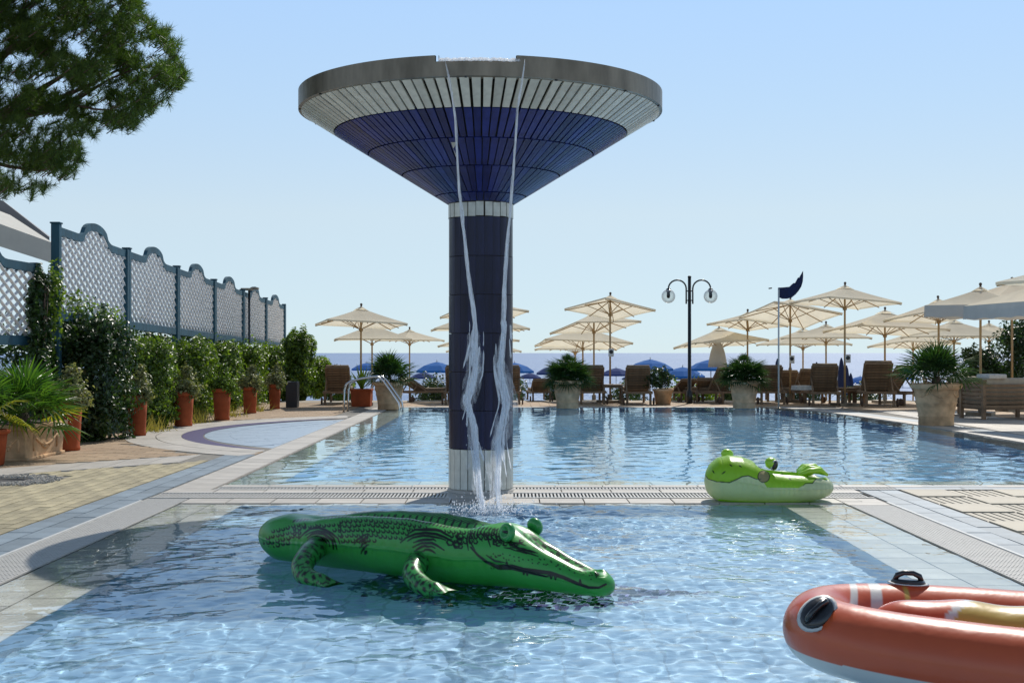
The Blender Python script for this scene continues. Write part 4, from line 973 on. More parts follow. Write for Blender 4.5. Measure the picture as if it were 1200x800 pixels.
# round clay planters ---------------------------------------------------------------
def clay_pot(px, base_py, top_w, h_px, label, seed, palm_label, prad, pn=26):
    d = CH*F/(base_py-HZ); x = GX(px, d); r = top_w/2/F*d; h = h_px/F*d
    e = empty('clay_planter', (x, d, 0), label, 'planter', group='large clay planters at the far side of the pool')
    pr = [(0,0),(.66,0),(.67,.02),(.66,.20),(.70,.22),(.67,.24),(.76,.52),(.80,.545),(.77,.57),(.84,.86)]
    MB().lathe([(a*r, b*h) for a, b in pr], 36).build('body', M['stone_pot'], e)
    MB().lathe([(a*r, b*h) for a, b in [(.84,.86),(.93,.88),(.98,.93),(1.0,.97),(.98,1.0),(.86,1.0),(.82,.93)]], 36, cap=False).build('rim', M['stone_pot'], e)
    MB().lathe([(.84*r,.95*h),(.001,.96*h)], 24, cap=False).build('soil', M['soil'], e)
    m = MB()
    for k in range(6):
        a0 = k*PI/3
        m.tube([((.80+.05*0)*r*1.03*math.cos(a0+t*.09), .80*r*1.03*math.sin(a0+t*.09), h*(.78-.10*math.sin(PI*t/10))) for t in range(11)], .022*r, 5)
        for q in range(3): m.lathe([(.002,-.03*r),(.035*r,0),(.002,.03*r)], 6, (.82*r*math.cos(a0+.3+.15*q), .82*r*math.sin(a0+.3+.15*q), h*.70))
    m.build('garland_relief', M['stone_pot'], e)
    palm((x, d, h*.98), prad, pn, palm_label, seed, 'd', -12 if prad < .85 else 0, 60 if prad < .85 else 88, group='fan palms in the clay planters')
    return x, d, h, r
c1 = clay_pot(665, 478.3, 39, 33, 'clay planter just right of the fountain column', 11, 'bushy fan palm in the planter right of the fountain', .82, 84)
c2 = clay_pot(872, 478.3, 39, 33, 'clay planter near the flagpole at the far pool edge', 12, 'bushy fan palm in the planter beside the flagpole', .82, 84)
c3 = clay_pot(1097, 498, 60, 49, 'large nearest clay planter on the right pool deck', 13, 'large fan palm in the nearest planter on the right', 1.10, 40)
c4 = clay_pot(456, 479.5, 40, 32, 'clay planter behind the steel handrail left of the fountain', 14, 'wide fan palm in the planter behind the steel handrail', .92, 46)
for (px, d, py, w_) in ((665,32.2,430,.42),(872,32.2,428,.42)):   # dense lower foliage of those two
    pass
for c_, lb, sd0 in ((c1, 'small upright palm crown rising from the planter right of the fountain', 31), (c2, 'small upright palm crown rising from the planter beside the flagpole', 32)):
    palm((c_[0], c_[1]+.05, c_[2]+.40), .38, 20, lb, sd0, 'd', 5, 88)
# square orange planter with aloe, small pot with shrub
d = 33.4; x = GX(424, d)
e = empty('square_clay_planter', (x, d, 0), 'square orange clay planter left of the handrail planter', 'planter')
MB().box((0,0,.21), (.48,.48,.42), taper=1.08).build('body', M['terracotta'], e, bevel=.01); MB().box((0,0,.43), (.56,.56,.05)).build('rim', M['terracotta'], e, bevel=.01)
e = empty('spiky_plant', (x, d, .44), 'spiky yellow green plant in the square orange planter', 'plant')
for k in range(22):
    a = k*2.4; el = R(35+50*((k*7) % 22)/22); L = random.uniform(.45,.8); dv = Vector((math.cos(a)*math.cos(el), math.sin(a)*math.cos(el), math.sin(el)))
    s_ = Vector((-math.sin(a), math.cos(a), 0))*.035; p1 = dv*L*.5; p2 = dv*L+Vector((0,0,-.06))
    MB().add([-s_*.7, s_*.7, p1+s_, p1-s_, p2], [(0,1,2,3),(3,2,4)]).build('blade', M['leaf_yellow'], e)
e = empty('small_clay_planter', (GX(777,34.6), 34.6, 0), 'small clay planter with a bush left of the lamp post', 'planter')
MB().lathe([(0,0),(.2,0),(.26,.36),(.29,.37),(.29,.42),(.24,.42)], 24, cap=False).build('body', M['stone_pot'], e)
shrub('shrub', [((GX(772,34.7),34.7,.72),(.42,.35,.32),.25)], 1600, .08, M['leaf_dark'], 'round dark bush in the small clay planter by the lamp post', 'shrub', 103)

# ------------------------------------------------------------------ trellis fence
FD0 = 19.9; FST = 4.15; fdir = Vector((-.036, 1, -.0133))
FP = [Vector((GX(66, FD0), FD0, 0))+fdir*(FST*i) for i in range(7)]
def top_z(i): return 3.40-.0133*FST*i
def panel(i, p0, p1, ztop, zbot, label, hump=.27, first_post=True, cols=13, last_post=True, down=0.0, full=True):
    L = (Vector((p1.x, p1.y, 0))-Vector((p0.x, p0.y, 0))).length; ang = math.atan2(p1.y-p0.y, p1.x-p0.x)
    e = empty('trellis_panel', (p0.x, p0.y, 0), label, 'trellis', ang, 'trellis panels along the left side')
    dz = p1.z-p0.z
    def z_at(s): return dz*s/L
    def top_at(s):
        t = s/L; u = abs(t-.5)
        b = .0
        if u < .17: b += hump*(.22+.78*math.sqrt(max(0, 1-(u/.17)**2)))
        elif u < .235: b += hump*.22*((.235-u)/.065)**2
        return ztop+z_at(s)+b-.04
    if first_post: MB().box((0,0,(ztop+.0)/2), (.13,.13,ztop+.0)).build('post', M['blue_wood'], e, bevel=.008); MB().box((0,0,ztop+.012), (.16,.16,.025)).build('post_cap', M['blue_wood'], e, bevel=.008)
    if last_post: MB().box((L-.14 if full else L,0,(ztop+dz-.02)/2), (.13,.13,ztop+dz-.02)).build('post', M['blue_wood'], e, bevel=.008)
    # top rail follows the arch
    n = 40; vs = []; fs = []; s0, s1 = .07, L-.20 if full else L-.065
    for k in range(n+1):
        s = s0+(s1-s0)*k/n; zt_ = top_at(s); th_ = .13
        vs += [(s,-.035,zt_-th_),(s,.035,zt_-th_),(s,.035,zt_),(s,-.035,zt_)]
    for k in range(n):
        a = 4*k; fs += [(a,a+4,a+5,a+1),(a+1,a+5,a+6,a+2),(a+2,a+6,a+7,a+3),(a+3,a+7,a+4,a)]
    MB().add(vs, fs).build('top_rail', M['blue_wood'], e)
    m = MB(); za, zb_ = zbot, zbot+z_at(s1); m.add([(s0,-.04,za-.07),(s1,-.04,zb_-.07),(s1,.04,zb_-.07),(s0,.04,za-.07),(s0,-.04,za+.07),(s1,-.04,zb_+.07),(s1,.04,zb_+.07),(s0,.04,za+.07)], [(0,3,2,1),(4,5,6,7),(0,1,5,4),(1,2,6,5),(2,3,7,6),(3,0,4,7)]); m.build('bottom_rail', M['blue_wood'], e)
    # lattice: slats clipped between rails
    m = MB(); P = L/cols; slope = .165/(P)*1.0; H = ztop-zbot+.3; w_ = .052
    for sgn, yy in ((1,.006),(-1,-.006)):
        k = -int(H/(slope*P))-2
        while k < cols+int(H/(slope*P))+3:
            x_c = k*P; pts = []; st_ = []
            for q in range(220):
                s = s0+(s1-s0)*q/219; z = zbot+z_at(s)+.05+(s-x_c)*slope*sgn*1.0+(0 if sgn > 0 else H)
                ok = zbot+z_at(s)+.03 < z < top_at(s)-.10
                if ok: st_.append((s, z))
            if len(st_) > 1:
                (sa, za_), (sb, zb2) = st_[0], st_[-1]; m.bar((sa, yy, za_), (sb, yy, zb2), .010, w_, up=(0,1,0))
            k += 1
    tag(m.build('lattice', M['lattice'], e), kind='stuff'); return e
names = ['first','second','third','fourth','fifth','farthest']
labs = ['nearest tall blue framed trellis panel with white lattice and an arched top rail','second tall blue framed trellis panel from the left','third tall blue framed trellis panel from the left','fourth tall blue framed trellis panel from the left','fifth tall trellis panel, in front of the small floodlight','farthest and smallest blue framed trellis panel']
for i in range(6): panel(i, FP[i], FP[i+1], top_z(i), 1.97-.0133*FST*i, labs[i], last_post=True)
MB_ = MB().box((0,0,1.55), (.13,.13,3.1)); 
o = MB_.build('fence_post', M['blue_wood'], None, (FP[6].x, FP[6].y, 0)); tag(o, 'blue end post at the far end of the tall trellis', 'post')
lp0 = Vector((GX(41,19.4)-.1, 15.3, 0)); lp1 = Vector((GX(41,19.4), 19.4, 0))
panel(0, lp0, lp1, 2.78, 1.58, 'lower blue arched trellis panel at the left edge beside the tall ones', hump=.40, cols=13, full=False)
# wires of climbing leaves over the first panel
shrub('climbing_vine', [((FP[0].x+.05, FP[0].y+.9, 2.15),(.07,.8,.22),.4),((FP[0].x+.1, FP[0].y-.3, 2.2),(.12,.3,.65),.4),((FP[0].x+.05, FP[0].y+2.5, 2.05),(.06,.7,.18),.4)], 800, .08, M['leaf_hedge'], 'loose climbing vine over the foot of the nearest tall trellis', 'climbing plant', 131)
# floodlight seen over the fence
fl = empty('floodlight', (GX(292,37), 37, 0), 'small grey floodlight on a pole above the fifth trellis panel', 'lamp')
MB().tube([(0,0,0),(0,0,ZZ(340,37))], .035, 8).build('pole', M['black_metal'], fl); zt_ = ZZ(339,37)
MB().box((-.06,0,zt_), (.34,.2,.07)).build('lamp_head', M['steel'], fl, bevel=.01); MB().box((.14,.1,zt_+.03), (.22,.2,.06)).build('lamp_head', M['steel'], fl, bevel=.01)

# marquee roof behind the trellis --------------------------------------------------
mq = empty('marquee', (-11, 27, 0), 'white and grey tent roof showing over the lower trellis at the left', 'tent')
def W3(px, py, d): p = WP(px, py, d); return Vector((p.x+11, p.y-27, p.z))
a_, b_ = W3(-40,248,25), W3(60,284,25); c_, d_ = W3(60,308,25), W3(-40,276,25); g1, g2 = W3(-40,222,28), W3(-4,235,28); h_ = W3(66,280,33); 
MB().add([a_, b_, c_, d_, a_+Vector((0,.06,0)), b_+Vector((0,.06,0)), c_+Vector((0,.06,0)), d_+Vector((0,.06,0))], [(0,3,2,1),(4,5,6,7),(0,1,5,4),(2,3,7,6),(1,2,6,5),(0,4,7,3)]).build('eave', M['marquee'], mq)
MB().add([a_+Vector((0,.08,0)), b_+Vector((0,.08,0)), W3(12,252,31), W3(-50,228,31)], [(0,1,2,3)]).build('roof', M['marquee'], mq)
MB().add([W3(-50,224,31.2), W3(3,235,31.2), W3(58,278,31.2), W3(58,290,31.2), W3(-50,262,31.2), W3(-50,224,36), W3(5,236,36), W3(60,278,36)], [(0,4,3,2,1),(0,1,6,5),(1,2,7,6)]).build('grey_roof', M['marquee_grey'], mq)
m = MB(); 
for xx, yy in ((2.0,-2),(2.2,4),(-4,-2)): m.box((xx,yy,1.5), (.1,.1,3.0))
m.build('posts', M['white_plastic'], mq)

# ------------------------------------------------------------------ square parasols
def ground_z(y):
    return float(np.interp(y, [p[0] for p in prof], [p[1] for p in prof])) if y > 36.5 else 0.0
PARTS = {}
def canopy_mesh(name, W, rise, mat, sag=.05, n=8, valance=0, vmat=None):
    h = W/2; m = MB(); top = Vector((0,0,rise)); cs = [Vector((sx*h, sy*h, 0)) for sx, sy in ((-1,-1),(1,-1),(1,1),(-1,1))]
    for q in range(4):
        a, b = cs[q], cs[(q+1) % 4]; vs = []
        for i in range(n+1):
            t = .10+.90*i/n
            for j in range(n+1):
                u = j/n; e = a.lerp(b, u); p = top.lerp(e, t); edge = math.sin(PI*u)
                p.z += -sag*edge*t*1.2*math.sin(PI*min(1, t*.9))-sag*.3*math.sin(PI*t)
                if t > .95: 
                    p.z += sag*.55*edge; p.x *= 1-.03*edge; p.y *= 1-.03*edge
                vs.append(p)
        m.add(vs, [(i*(n+1)+j, i*(n+1)+j+1, (i+1)*(n+1)+j+1, (i+1)*(n+1)+j) for i in range(n) for j in range(n)], True)
        # hem
        hm = [vs[n*(n+1)+j] for j in range(n+1)]; hv = hm+[p+Vector((0,0,-.045)) for p in hm]
        m.add(hv, [(j, j+1, n+1+j+1, n+1+j) for j in range(n)], False)
    return m.mesh(name, mat)
def vent_mesh(W, mat):
    m = MB(); h = W*.085; t = Vector((0,0,.15)); cs = [Vector((sx*h, sy*h, .03)) for sx, sy in ((-1,-1),(1,-1),(1,1),(-1,1))]
    for q in range(4):
        a, b = cs[q], cs[(q+1) % 4]; mid = (a+b)/2*.8; mid.z = .075; m.add([t, a, mid, b], [(0,1,2),(0,2,3)])
    return m.mesh('vent_cap', mat)
def parasol_proto(W, H, rise):
    key = (W, H, rise)
    if key in PARTS: return PARTS[key]
    d = {'canopy': canopy_mesh('canopy', W, rise, M['canvas']), 'vent': vent_mesh(W, M['canvas'])}
    d['pole'] = MB().tube([(0,0,0),(0,0,H-.05)], .027, 10).mesh('pole', M['pole_wood'])
    d['fin'] = MB().lathe([(.001,-.03),(.03,-.02),(.02,.0),(.035,.03),(.03,.06),(.001,.075)], 10).mesh('finial', M['bark'])
    d['rib'] = []
    for k in range(8):
        a = k*PI/4; r = W/2*(math.sqrt(2) if k % 2 else 1)*.99; top = Vector((0,0,H-.12)); end = Vector((math.cos(a)*r, math.sin(a)*r, H-rise-.06))
        m = MB(); m.bar(top, end, .016, .022); s0 = Vector((0,0,H-rise-.16)); m.bar(s0, top.lerp(end, .50), .014, .018); d['rib'].append(m.mesh('rib', M['pole_wood']))
    d['hub'] = MB().lathe([(.001,-.05),(.055,-.04),(.055,.04),(.001,.05)], 12).mesh('hub', M['pole_wood'])
    d['base'] = MB().box((0,0,.04), (.55,.55,.08)).box((0,0,.14), (.09,.09,.2)).mesh('base', M['steel'])
    PARTS[key] = d; return d
def parasol(px, apex_py, edge_w, d, label, rot=0, pole_px=None, tilt=0, W=2.7, lean=0, valance=0, rise=None):
    W = edge_w/F*d/max(abs(math.cos(rot%(PI/2)))+abs(math.sin(rot%(PI/2))), 1)
    W = round(W, 1); zt_ = ZZ(apex_py, d); gz = ground_z(d); H = zt_-gz; rise = rise or round(W*.195, 2)
    H = max(H, 1.9); pr = parasol_proto(W, 2.8, rise); x = GX(px, d)
    e = empty('parasol', (x, d, zt_-2.8), label, 'parasol', rot, 'cream parasols on the terrace')
    cvs = [link('canopy', pr['canopy'], e, (0,0,2.8-rise)), link('vent_cap', pr['vent'], e, (0,0,2.8-.10)), link('finial', pr['fin'], e, (0,0,2.8+.06))]
    link('pole', pr['pole'], e, (0,0,(gz-zt_+2.8)), None, (1,1,(2.75-(gz-zt_+2.8))/2.75)); hb = link('hub', pr['hub'], e, (0,0,2.8-rise-.16)); link('base', pr['base'], e, (0,0,gz-zt_+2.8))
    for rb in pr['rib']: cvs.append(link('rib', rb, e))
    if tilt:
        piv = Vector((0,0,2.8-.1)); T = Matrix.Translation(piv) @ Matrix.Rotation(-rot, 4, 'Z') @ Matrix.Rotation(tilt[0], 4, 'X') @ Matrix.Rotation(tilt[1], 4, 'Y') @ Matrix.Rotation(rot, 4, 'Z') @ Matrix.Translation(-piv)
        for c_ in cvs: c_.matrix_local = T @ Matrix.Translation(c_.location)
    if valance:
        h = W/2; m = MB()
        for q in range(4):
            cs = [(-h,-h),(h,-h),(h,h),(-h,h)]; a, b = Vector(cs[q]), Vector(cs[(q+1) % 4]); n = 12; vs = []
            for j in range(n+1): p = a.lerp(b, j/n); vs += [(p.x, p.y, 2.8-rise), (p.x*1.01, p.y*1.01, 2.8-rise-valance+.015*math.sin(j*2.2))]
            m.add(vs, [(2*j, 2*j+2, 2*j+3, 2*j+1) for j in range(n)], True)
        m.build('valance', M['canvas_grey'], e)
    return e
PL = [
 (423,361,118,34.0,.30,'leftmost and tallest cream parasol left of the fountain column',None),
 (436,380,99,41.0,.15,'cream parasol half hidden behind the leftmost one, above the left planter',None),
 (480,387,82,46.0,.70,'small far cream parasol directly above the palm left of the column',None),
 (567,352,104,37.5,.42,'upper cream parasol crossing behind the fountain column',None),
 (561,364,121,40.0,.1,'wide cream parasol just below the top one behind the column',None),
 (560,388,96,43.0,.6,'third lower cream parasol mostly hidden behind the column',None),
 (566,396,92,47.0,.2,'lowest cream parasol hidden behind the fountain column',None),
 (715,347.5,103,35.6,.62,'tallest cream parasol right of the fountain, pole beside the round sign',None),
 (696,367,103,38.5,.35,'cream parasol close behind the tallest one right of the fountain',None),
 (683,383,111,41.5,.1,'flat wide cream parasol below the tall pair right of the fountain',None),
 (674,395,94,45.0,.5,'lowest cream parasol above the palm right of the fountain',None),
 (843,385,101,39.0,.15,'cream parasol beside the lamp post with a wrapped cover round its pole',None),
 (876,367,92,38.0,.55,'cream parasol above the planter beside the flagpole',None),
 (926,352,110,36.0,.30,'cream parasol directly behind the navy flag',None),
 (941,386,94,43.0,.1,'low far cream parasol behind the flagpole',None),
 (990,336,116,33.6,.28,'tallest cream parasol in the middle of the right group',None),
 (968,381,101,40.5,.5,'far cream parasol under the tallest of the right group',None),
 (1037,365,120,35.5,.12,'cream parasol right of the tallest one, above the big loungers',None),
 (1070,389,96,42.0,.35,'low cream parasol behind the nearest large planter',None),
 (1100,352,126,33.0,.55,'cream parasol above the nearest large planter',None),
 (1118,376,100,39.0,.1,'cream parasol behind the large planter with dark vent flaps',None),
 (1159,380,94,41.0,.4,'far right cream parasol in front of the dark trees',None),
 (1149,338,142,28.5,1.05,'large parasol with a deep grey valance over the wooden sofas',.26),
 (1186,331,120,30.5,.2,'parasol top rising just behind the grey valanced parasols',None),
 (1252,322,190,23.5,.12,'nearest grey valanced parasol cut off by the right edge',.26),
 (1290,297,230,19.0,.6,'parasol corner poking in at the upper right edge',None)]
TL = {0:(-3,2), 3:(-9,0), 5:(-5,-3), 7:(-12,3), 8:(-7,-4), 9:(-4,2), 11:(-3,-3), 12:(-6,3), 13:(-12,5), 15:(-3,3), 17:(-3,2), 18:(-5,0), 19:(-7,-3)}
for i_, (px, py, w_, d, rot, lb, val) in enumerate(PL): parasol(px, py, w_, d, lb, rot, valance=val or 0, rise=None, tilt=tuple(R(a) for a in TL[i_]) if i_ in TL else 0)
# pole of the near valanced one and the cover wrapped round the lamp-side parasol
m = MB(); m.lathe([(.30,.0),(.27,.2),(.22,.45),(.15,.66),(.07,.80),(.03,.83)], 14); m.v = [(v[0]*(1+.10*math.sin(6*math.atan2(v[1], v[0]))), v[1], v[2]) for v in m.v]
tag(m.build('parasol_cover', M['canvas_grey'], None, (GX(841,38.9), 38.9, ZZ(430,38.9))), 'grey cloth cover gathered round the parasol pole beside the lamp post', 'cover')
for px, py, d, lb in ((716,413,35.5,'small round black sign hanging on the tallest parasol pole right of the fountain'),(927.5,421,35.9,'small square sign on the parasol pole behind the flag'),(993,420,33.5,'small sign on the tallest parasol pole of the right group')):
    sg_ = empty('pole_sign', (GX(px,d), d-.05, ZZ(py,d)), lb, 'sign'); MB().box((0,0,0), (.15,.02,.22)).build('plate', M['white_plastic'], sg_, bevel=.01)
    MB().lathe([(.001,-.012),(.055,-.012),(.055,.0),(.001,.0)], 14).build('symbol', M['black_metal'], sg_, (0,-.012,.02), (PI/2,0,0))

# ------------------------------------------------------------------ loungers
def lounger_proto(back_deg=52, label='', name='sun_lounger'):
    e = empty(name, (0,0,0), label, 'sun lounger', 0, 'teak sun loungers on the far terrace')
    m = MB(); 
    for s in (-1, 1): m.box((s*.34,.72,.33), (.045,1.95,.07))
    m.box((0,-.24,.33), (.66,.05,.06)); m.box((0,1.68,.33), (.66,.05,.06)); m.build('frame', M['teak'], e)
    for s in (-1, 1):
        for y in (-.16, 1.6): MB().box((s*.31,y,.16), (.06,.06,.32)).build('leg', M['teak'], e)
    sl_ = MB().box((0,0,0), (.62,.055,.018)).mesh('slat', M['teak'])
    for k in range(14): link('slat', sl_, e, (0,.52+k*.085,.375))
    a = R(back_deg); bk = MB(); L = .78
    def bp(x, t, o=0): return (x, .50-math.cos(a)*t-math.sin(a)*o, .36+math.sin(a)*t-math.cos(a)*o)
    for s in (-1, 1): bk.bar(bp(s*.31,0), bp(s*.31,L), .05, .035)
    bk.bar(bp(-.33,L), bp(.33,L), .05, .04); bk.bar(bp(-.31,L*.55,.02), (-.31,-.05,.33), .03, .03); bk.bar(bp(.31,L*.55,.02), (.31,-.05,.33), .03, .03)
    b = bk.build('backrest', M['teak'], e)
    bs = MB().box((0,0,0), (.60,.055,.018)).mesh('slat', M['teak'])
    for k in range(9): link('slat', bs, b, bp(0, .05+k*.083), (a,0,0) if False else (-a,0,0))
    cu = MB(); cu.bar(bp(0,.02,-.05), bp(0,L+.04,-.05), .62, .07); cu.box((0,1.1,.42), (.62,1.18,.07)); cu.build('cushion', M['cushion'], e, bevel=.02)
    for s in (-1, 1):
        wv = MB().lathe([(.001,-.02),(.09,-.02),(.10,0),(.09,.02),(.001,.02)], 16); wv.v = [(v[2], v[0], v[1]) for v in wv.v]; wv.build('wheel', M['bark'], e, (s*.40,-.12,.10))
    return e
M['cushion'] = simple('brown_cushion_cloth', (.20,.14,.085), .9, .25, 8, bump=.3)
M['cushion_pale'] = simple('oat_cushion_cloth', (.42,.37,.29), .9, .15, 8, bump=.3)
lou = [(395,34.6,.05,1.0,'lounger at the end of the hedge, leftmost on the terrace'),
 (479,36.4,-.9,.85,'low lounger seen side on behind the handrail planter'),
 (536,34.6,.0,1.0,'lounger peeking out left of the fountain column'),
 (595,34.6,.0,1.0,'lounger peeking out right of the fountain column'),
 (634,37.2,.1,.8,'low brown lounger between the column and the planter right of it'),
 (694,34.8,.0,1.0,'lounger partly hidden behind the planter right of the fountain'),
 (748,34.4,.0,1.0,'upright lounger right of the little teak table'),
 (805,36.4,.35,.8,'low lounger just left of the lamp post foot'),
 (828,35.6,-.15,.85,'reclined lounger in front of the lamp post foot'),
 (853,35.2,.5,.95,'lounger turned sideways left of the flagpole planter'),
 (904,34.8,.05,1.0,'lounger just right of the planter, behind the flagpole'),
 (967,33.6,-.12,1.05,'lounger with a striped towel behind the pool corner'),
 (1030,33.2,-.10,1.12,'largest upright lounger in the right group'),
 (1062,33.9,.65,1.0,'lounger turned sideways left of the nearest large planter'),
 (925,36.5,.1,.85,'small lounger behind the parasol pole near the flag'),
 (950,35.6,.3,.9,'lounger half hidden behind the towel lounger')]
proto = lounger_proto(54, lou[0][4]); dprot = lounger_proto(30, lou[4][4])
used_p = False; used_d = False
for i, (px, d, rz, sc, lb) in enumerate(lou):
    low = i in (1,4,7,8)
    if low: e = dprot if not used_d else copy_tree(dprot); used_d = True
    else: e = proto if not used_p else copy_tree(proto); used_p = True
    e['label'] = lb; e.location = (GX(px,d), d, 0 if d < 36.5 else ground_z(d)); e.rotation_euler = (0,0,rz); e.scale = (sc,)*3
def towel(px, d, z, lb, sx=.3):
    m = MB()
    for k in range(6): m.box((0,0,.02*k), (sx*(1-.02*k),.34,.018), rz=.02*k)
    tag(m.build('folded_towel', M['towel'], None, (GX(px,d), d, z), (0,0,.2), None, bevel=.005), lb, 'towel')
towel(940, 33.9, .42, 'striped towel lying on the lounger behind the flagpole', .5)
# little teak tables
def table(px, d, lb, w=.5, h=.46):
    e = empty('teak_table', (GX(px,d), d, 0), lb, 'table', 0, 'small teak tables')
    tp_ = MB(); tp_.box((0,0,h-.05), (w-.04,w-.04,.05)); t = tp_.build('apron', M['teak'], e)
    ts = MB().box((0,0,0), (w,w/7*.86,.022)).mesh('slat', M['teak'])
    for k in range(7): link('slat', ts, e, (0,-w/2+(k+.5)*w/7,h))
    for sx in (-1,1):
        for sy in (-1,1): MB().box((sx*(w/2-.05),sy*(w/2-.05),h/2), (.045,.045,h-.03)).build('leg', M['teak'], e)
table(717.5, 35.0, 'small teak table between two loungers right of the fountain', .58, .52); table(995, 34.6, 'small teak table between the two big loungers on the right', .6, .44)
# slatted teak armchair sofas at the right
def sofa(x, y, rz, w, lb):
    e = empty('teak_sofa', (x, y, 0), lb, 'sofa', rz, 'slatted teak sofas at the right')
    H = .80; D = .82
    for sx in (-1,1):
        for sy in (-1,1): MB().box((sx*w/2,sy*D/2,H/2), (.07,.07,H)).build('leg', M['teak'], e)
        MB().box((sx*w/2,0,H+.015), (.09,D+.1,.03)).build('armrest', M['teak'], e)
        s1 = MB().box((0,0,0), (.022,D-.07,.06)).mesh('slat', M['teak'])
        for k in range(6): link('slat', s1, e, (sx*w/2,0,.27+k*.088))
    s2 = MB().box((0,0,0), (w-.07,.022,.06)).mesh('slat', M['teak'])
    for k in range(6): link('slat', s2, e, (0,-D/2,.27+k*.088))
    MB().box((0,0,.24), (w,D,.07)).build('seat_frame', M['teak'], e)
    MB().box((0,.04,.38), (w-.1,D-.1,.16)).build('seat_cushion', M['cushion_pale'], e, bevel=.04)
    MB().box((0,-D/2+.12,.66), (w-.12,.16,.42)).build('back_cushion', M['cushion_pale'], e, bevel=.05)
    return e
sofa(GX(1122,28.6), 28.8, .35, .95, 'slatted teak sofa half hidden behind the nearest large planter')
sofa(GX(1186,26.6), 27.2, .22, 1.35, 'slatted teak sofa with pale cushion at the right edge under the parasols')
m = MB().box((0,0,0), (.42,.5,.10)); tag(m.build('folded_towel', M['towel'], None, (GX(1163,26.9), 26.95, .90), (0,0,.2), None, bevel=.03), 'pale rolled towel lying on the arm of the right sofa', 'towel')

# ------------------------------------------------------------------ lamp post, flag, handrail
LD = 35.2; lx = GX(808, LD)
lm = empty('street_lamp', (lx, LD, 0), 'black two armed lamp post with clear globe lanterns standing among the loungers', 'lamp post')
zt_ = ZZ(325, LD); MB().tube([(0,0,0),(0,0,.35),(0,0,.36),(0,0,zt_)], [.085,.08,.05,.045], 12).build('post', M['black_metal'], lm); MB().lathe([(.05,0),(.055,.02),(.02,.05),(.001,.055)], 12, (0,0,zt_)).build('cap', M['black_metal'], lm)
for s in (-1, 1):
    zc_ = ZZ(338, LD); pts = [(s*.09,0,ZZ(356,LD)), (s*.09,0,zc_)]; rr = .245
    for k in range(11): a = PI*k/10; pts.append((s*(.09+rr-rr*math.cos(a)), 0, zc_+rr*.95*math.sin(a)))
    pts.append((s*(.09+2*rr),0,zc_-.03)); arm = MB().tube(pts, .022, 8); 
    for zz in (ZZ(341,LD), ZZ(352,LD)): arm.box((s*.05,0,zz), (.11,.03,.03))
    ar = arm.build('arm', M['black_metal'], lm); cx0 = s*(.09+2*rr)
    gl = MB().lathe([(.19*math.sin(PI*k/14)+.0005, -.19*math.cos(PI*k/14)) for k in range(15)], 24, cap=False).build('globe', M['globe'], lm, (cx0,0,ZZ(347,LD)))
    MB().lathe([(.001,.12),(.07,.12),(.07,.19),(.03,.22),(.001,.22)], 14).build('globe_cap', M['black_metal'], gl); MB().lathe([(.001,-.06),(.035,-.05),(.05,.0),(.045,.12),(.001,.12)], 12).build('louvre', M['black_metal'], gl)
FDp = 32.0; fx = GX(912.5, FDp)
fg = empty('flagpole', (fx, FDp, 0), 'thin white flagpole at the pool corner flying a torn navy flag', 'flagpole')
MB().tube([(0,0,0),(0,0,ZZ(337,FDp))], .022, 8).build('pole', M['white_plastic'], fg); MB().tube([(-.25,0,ZZ(338,FDp)),(-.17,0,ZZ(337.5,FDp))], .018, 6).build('halyard_toggle', M['bark'], fg)
MB().lathe([(.0,0),(.09,0),(.09,.015),(.03,.03)], 12).build('foot', M['steel'], fg)
fo = [(912,337),(918,336.6),(925,336),(928,333),(930,331.5),(931,332),(934,326.5),(935,325),(936.5,326.5),(938,322),(940,317.5),(940.6,324),(940,330),(938,336),(935,341),(932,345),(928,348.5),(923,350),(917,350),(912,348)]
P2 = [(GX(a,FDp)-fx, ZZ(b,FDp)) for a, b in fo]
def flag_y(x): return .05*math.sin(x*9)-.06*x
m = MB(); n = len(P2); cx0, cz0 = .30, ZZ(343,FDp); vs = []; 
for ring_ in range(4):
    f = 1-ring_*.3
    for x, z in P2: X_ = cx0+(x-cx0)*f; Z_ = cz0+(z-cz0)*f; vs.append((X_, flag_y(X_)+.02*math.sin(Z_*14), Z_))
fs = [(r*n+i, r*n+(i+1) % n, (r+1)*n+(i+1) % n, (r+1)*n+i) for r in range(3) for i in range(n)]+[tuple(3*n+i for i in range(n))]
fo_ = m.add(vs, fs, True).build('flag', M['canvas_navy'], fg); so = fo_.modifiers.new('solid', 'SOLIDIFY'); so.thickness = .006
hr = empty('pool_handrail', (GX(435,30.2), 30.2, 0), 'bent stainless steel pool handrail left of the fountain', 'handrail')
for k, dy_ in enumerate((0, .55)):
    d = 30.2; P = [(403,483),(403,470),(403.5,457),(406,450),(412,446),(425,443),(438,441),(444,442),(449,446),(456,456),(463,466),(467,472),(468,478),(468,488)]
    pts = [(GX(a,d)-GX(435,30.2)+(.03*k), dy_, ZZ(b,d)) for a, b in P]; MB().tube(pts, .027, 10).build('rail', M['chrome'], hr)
    if k == 0: pass

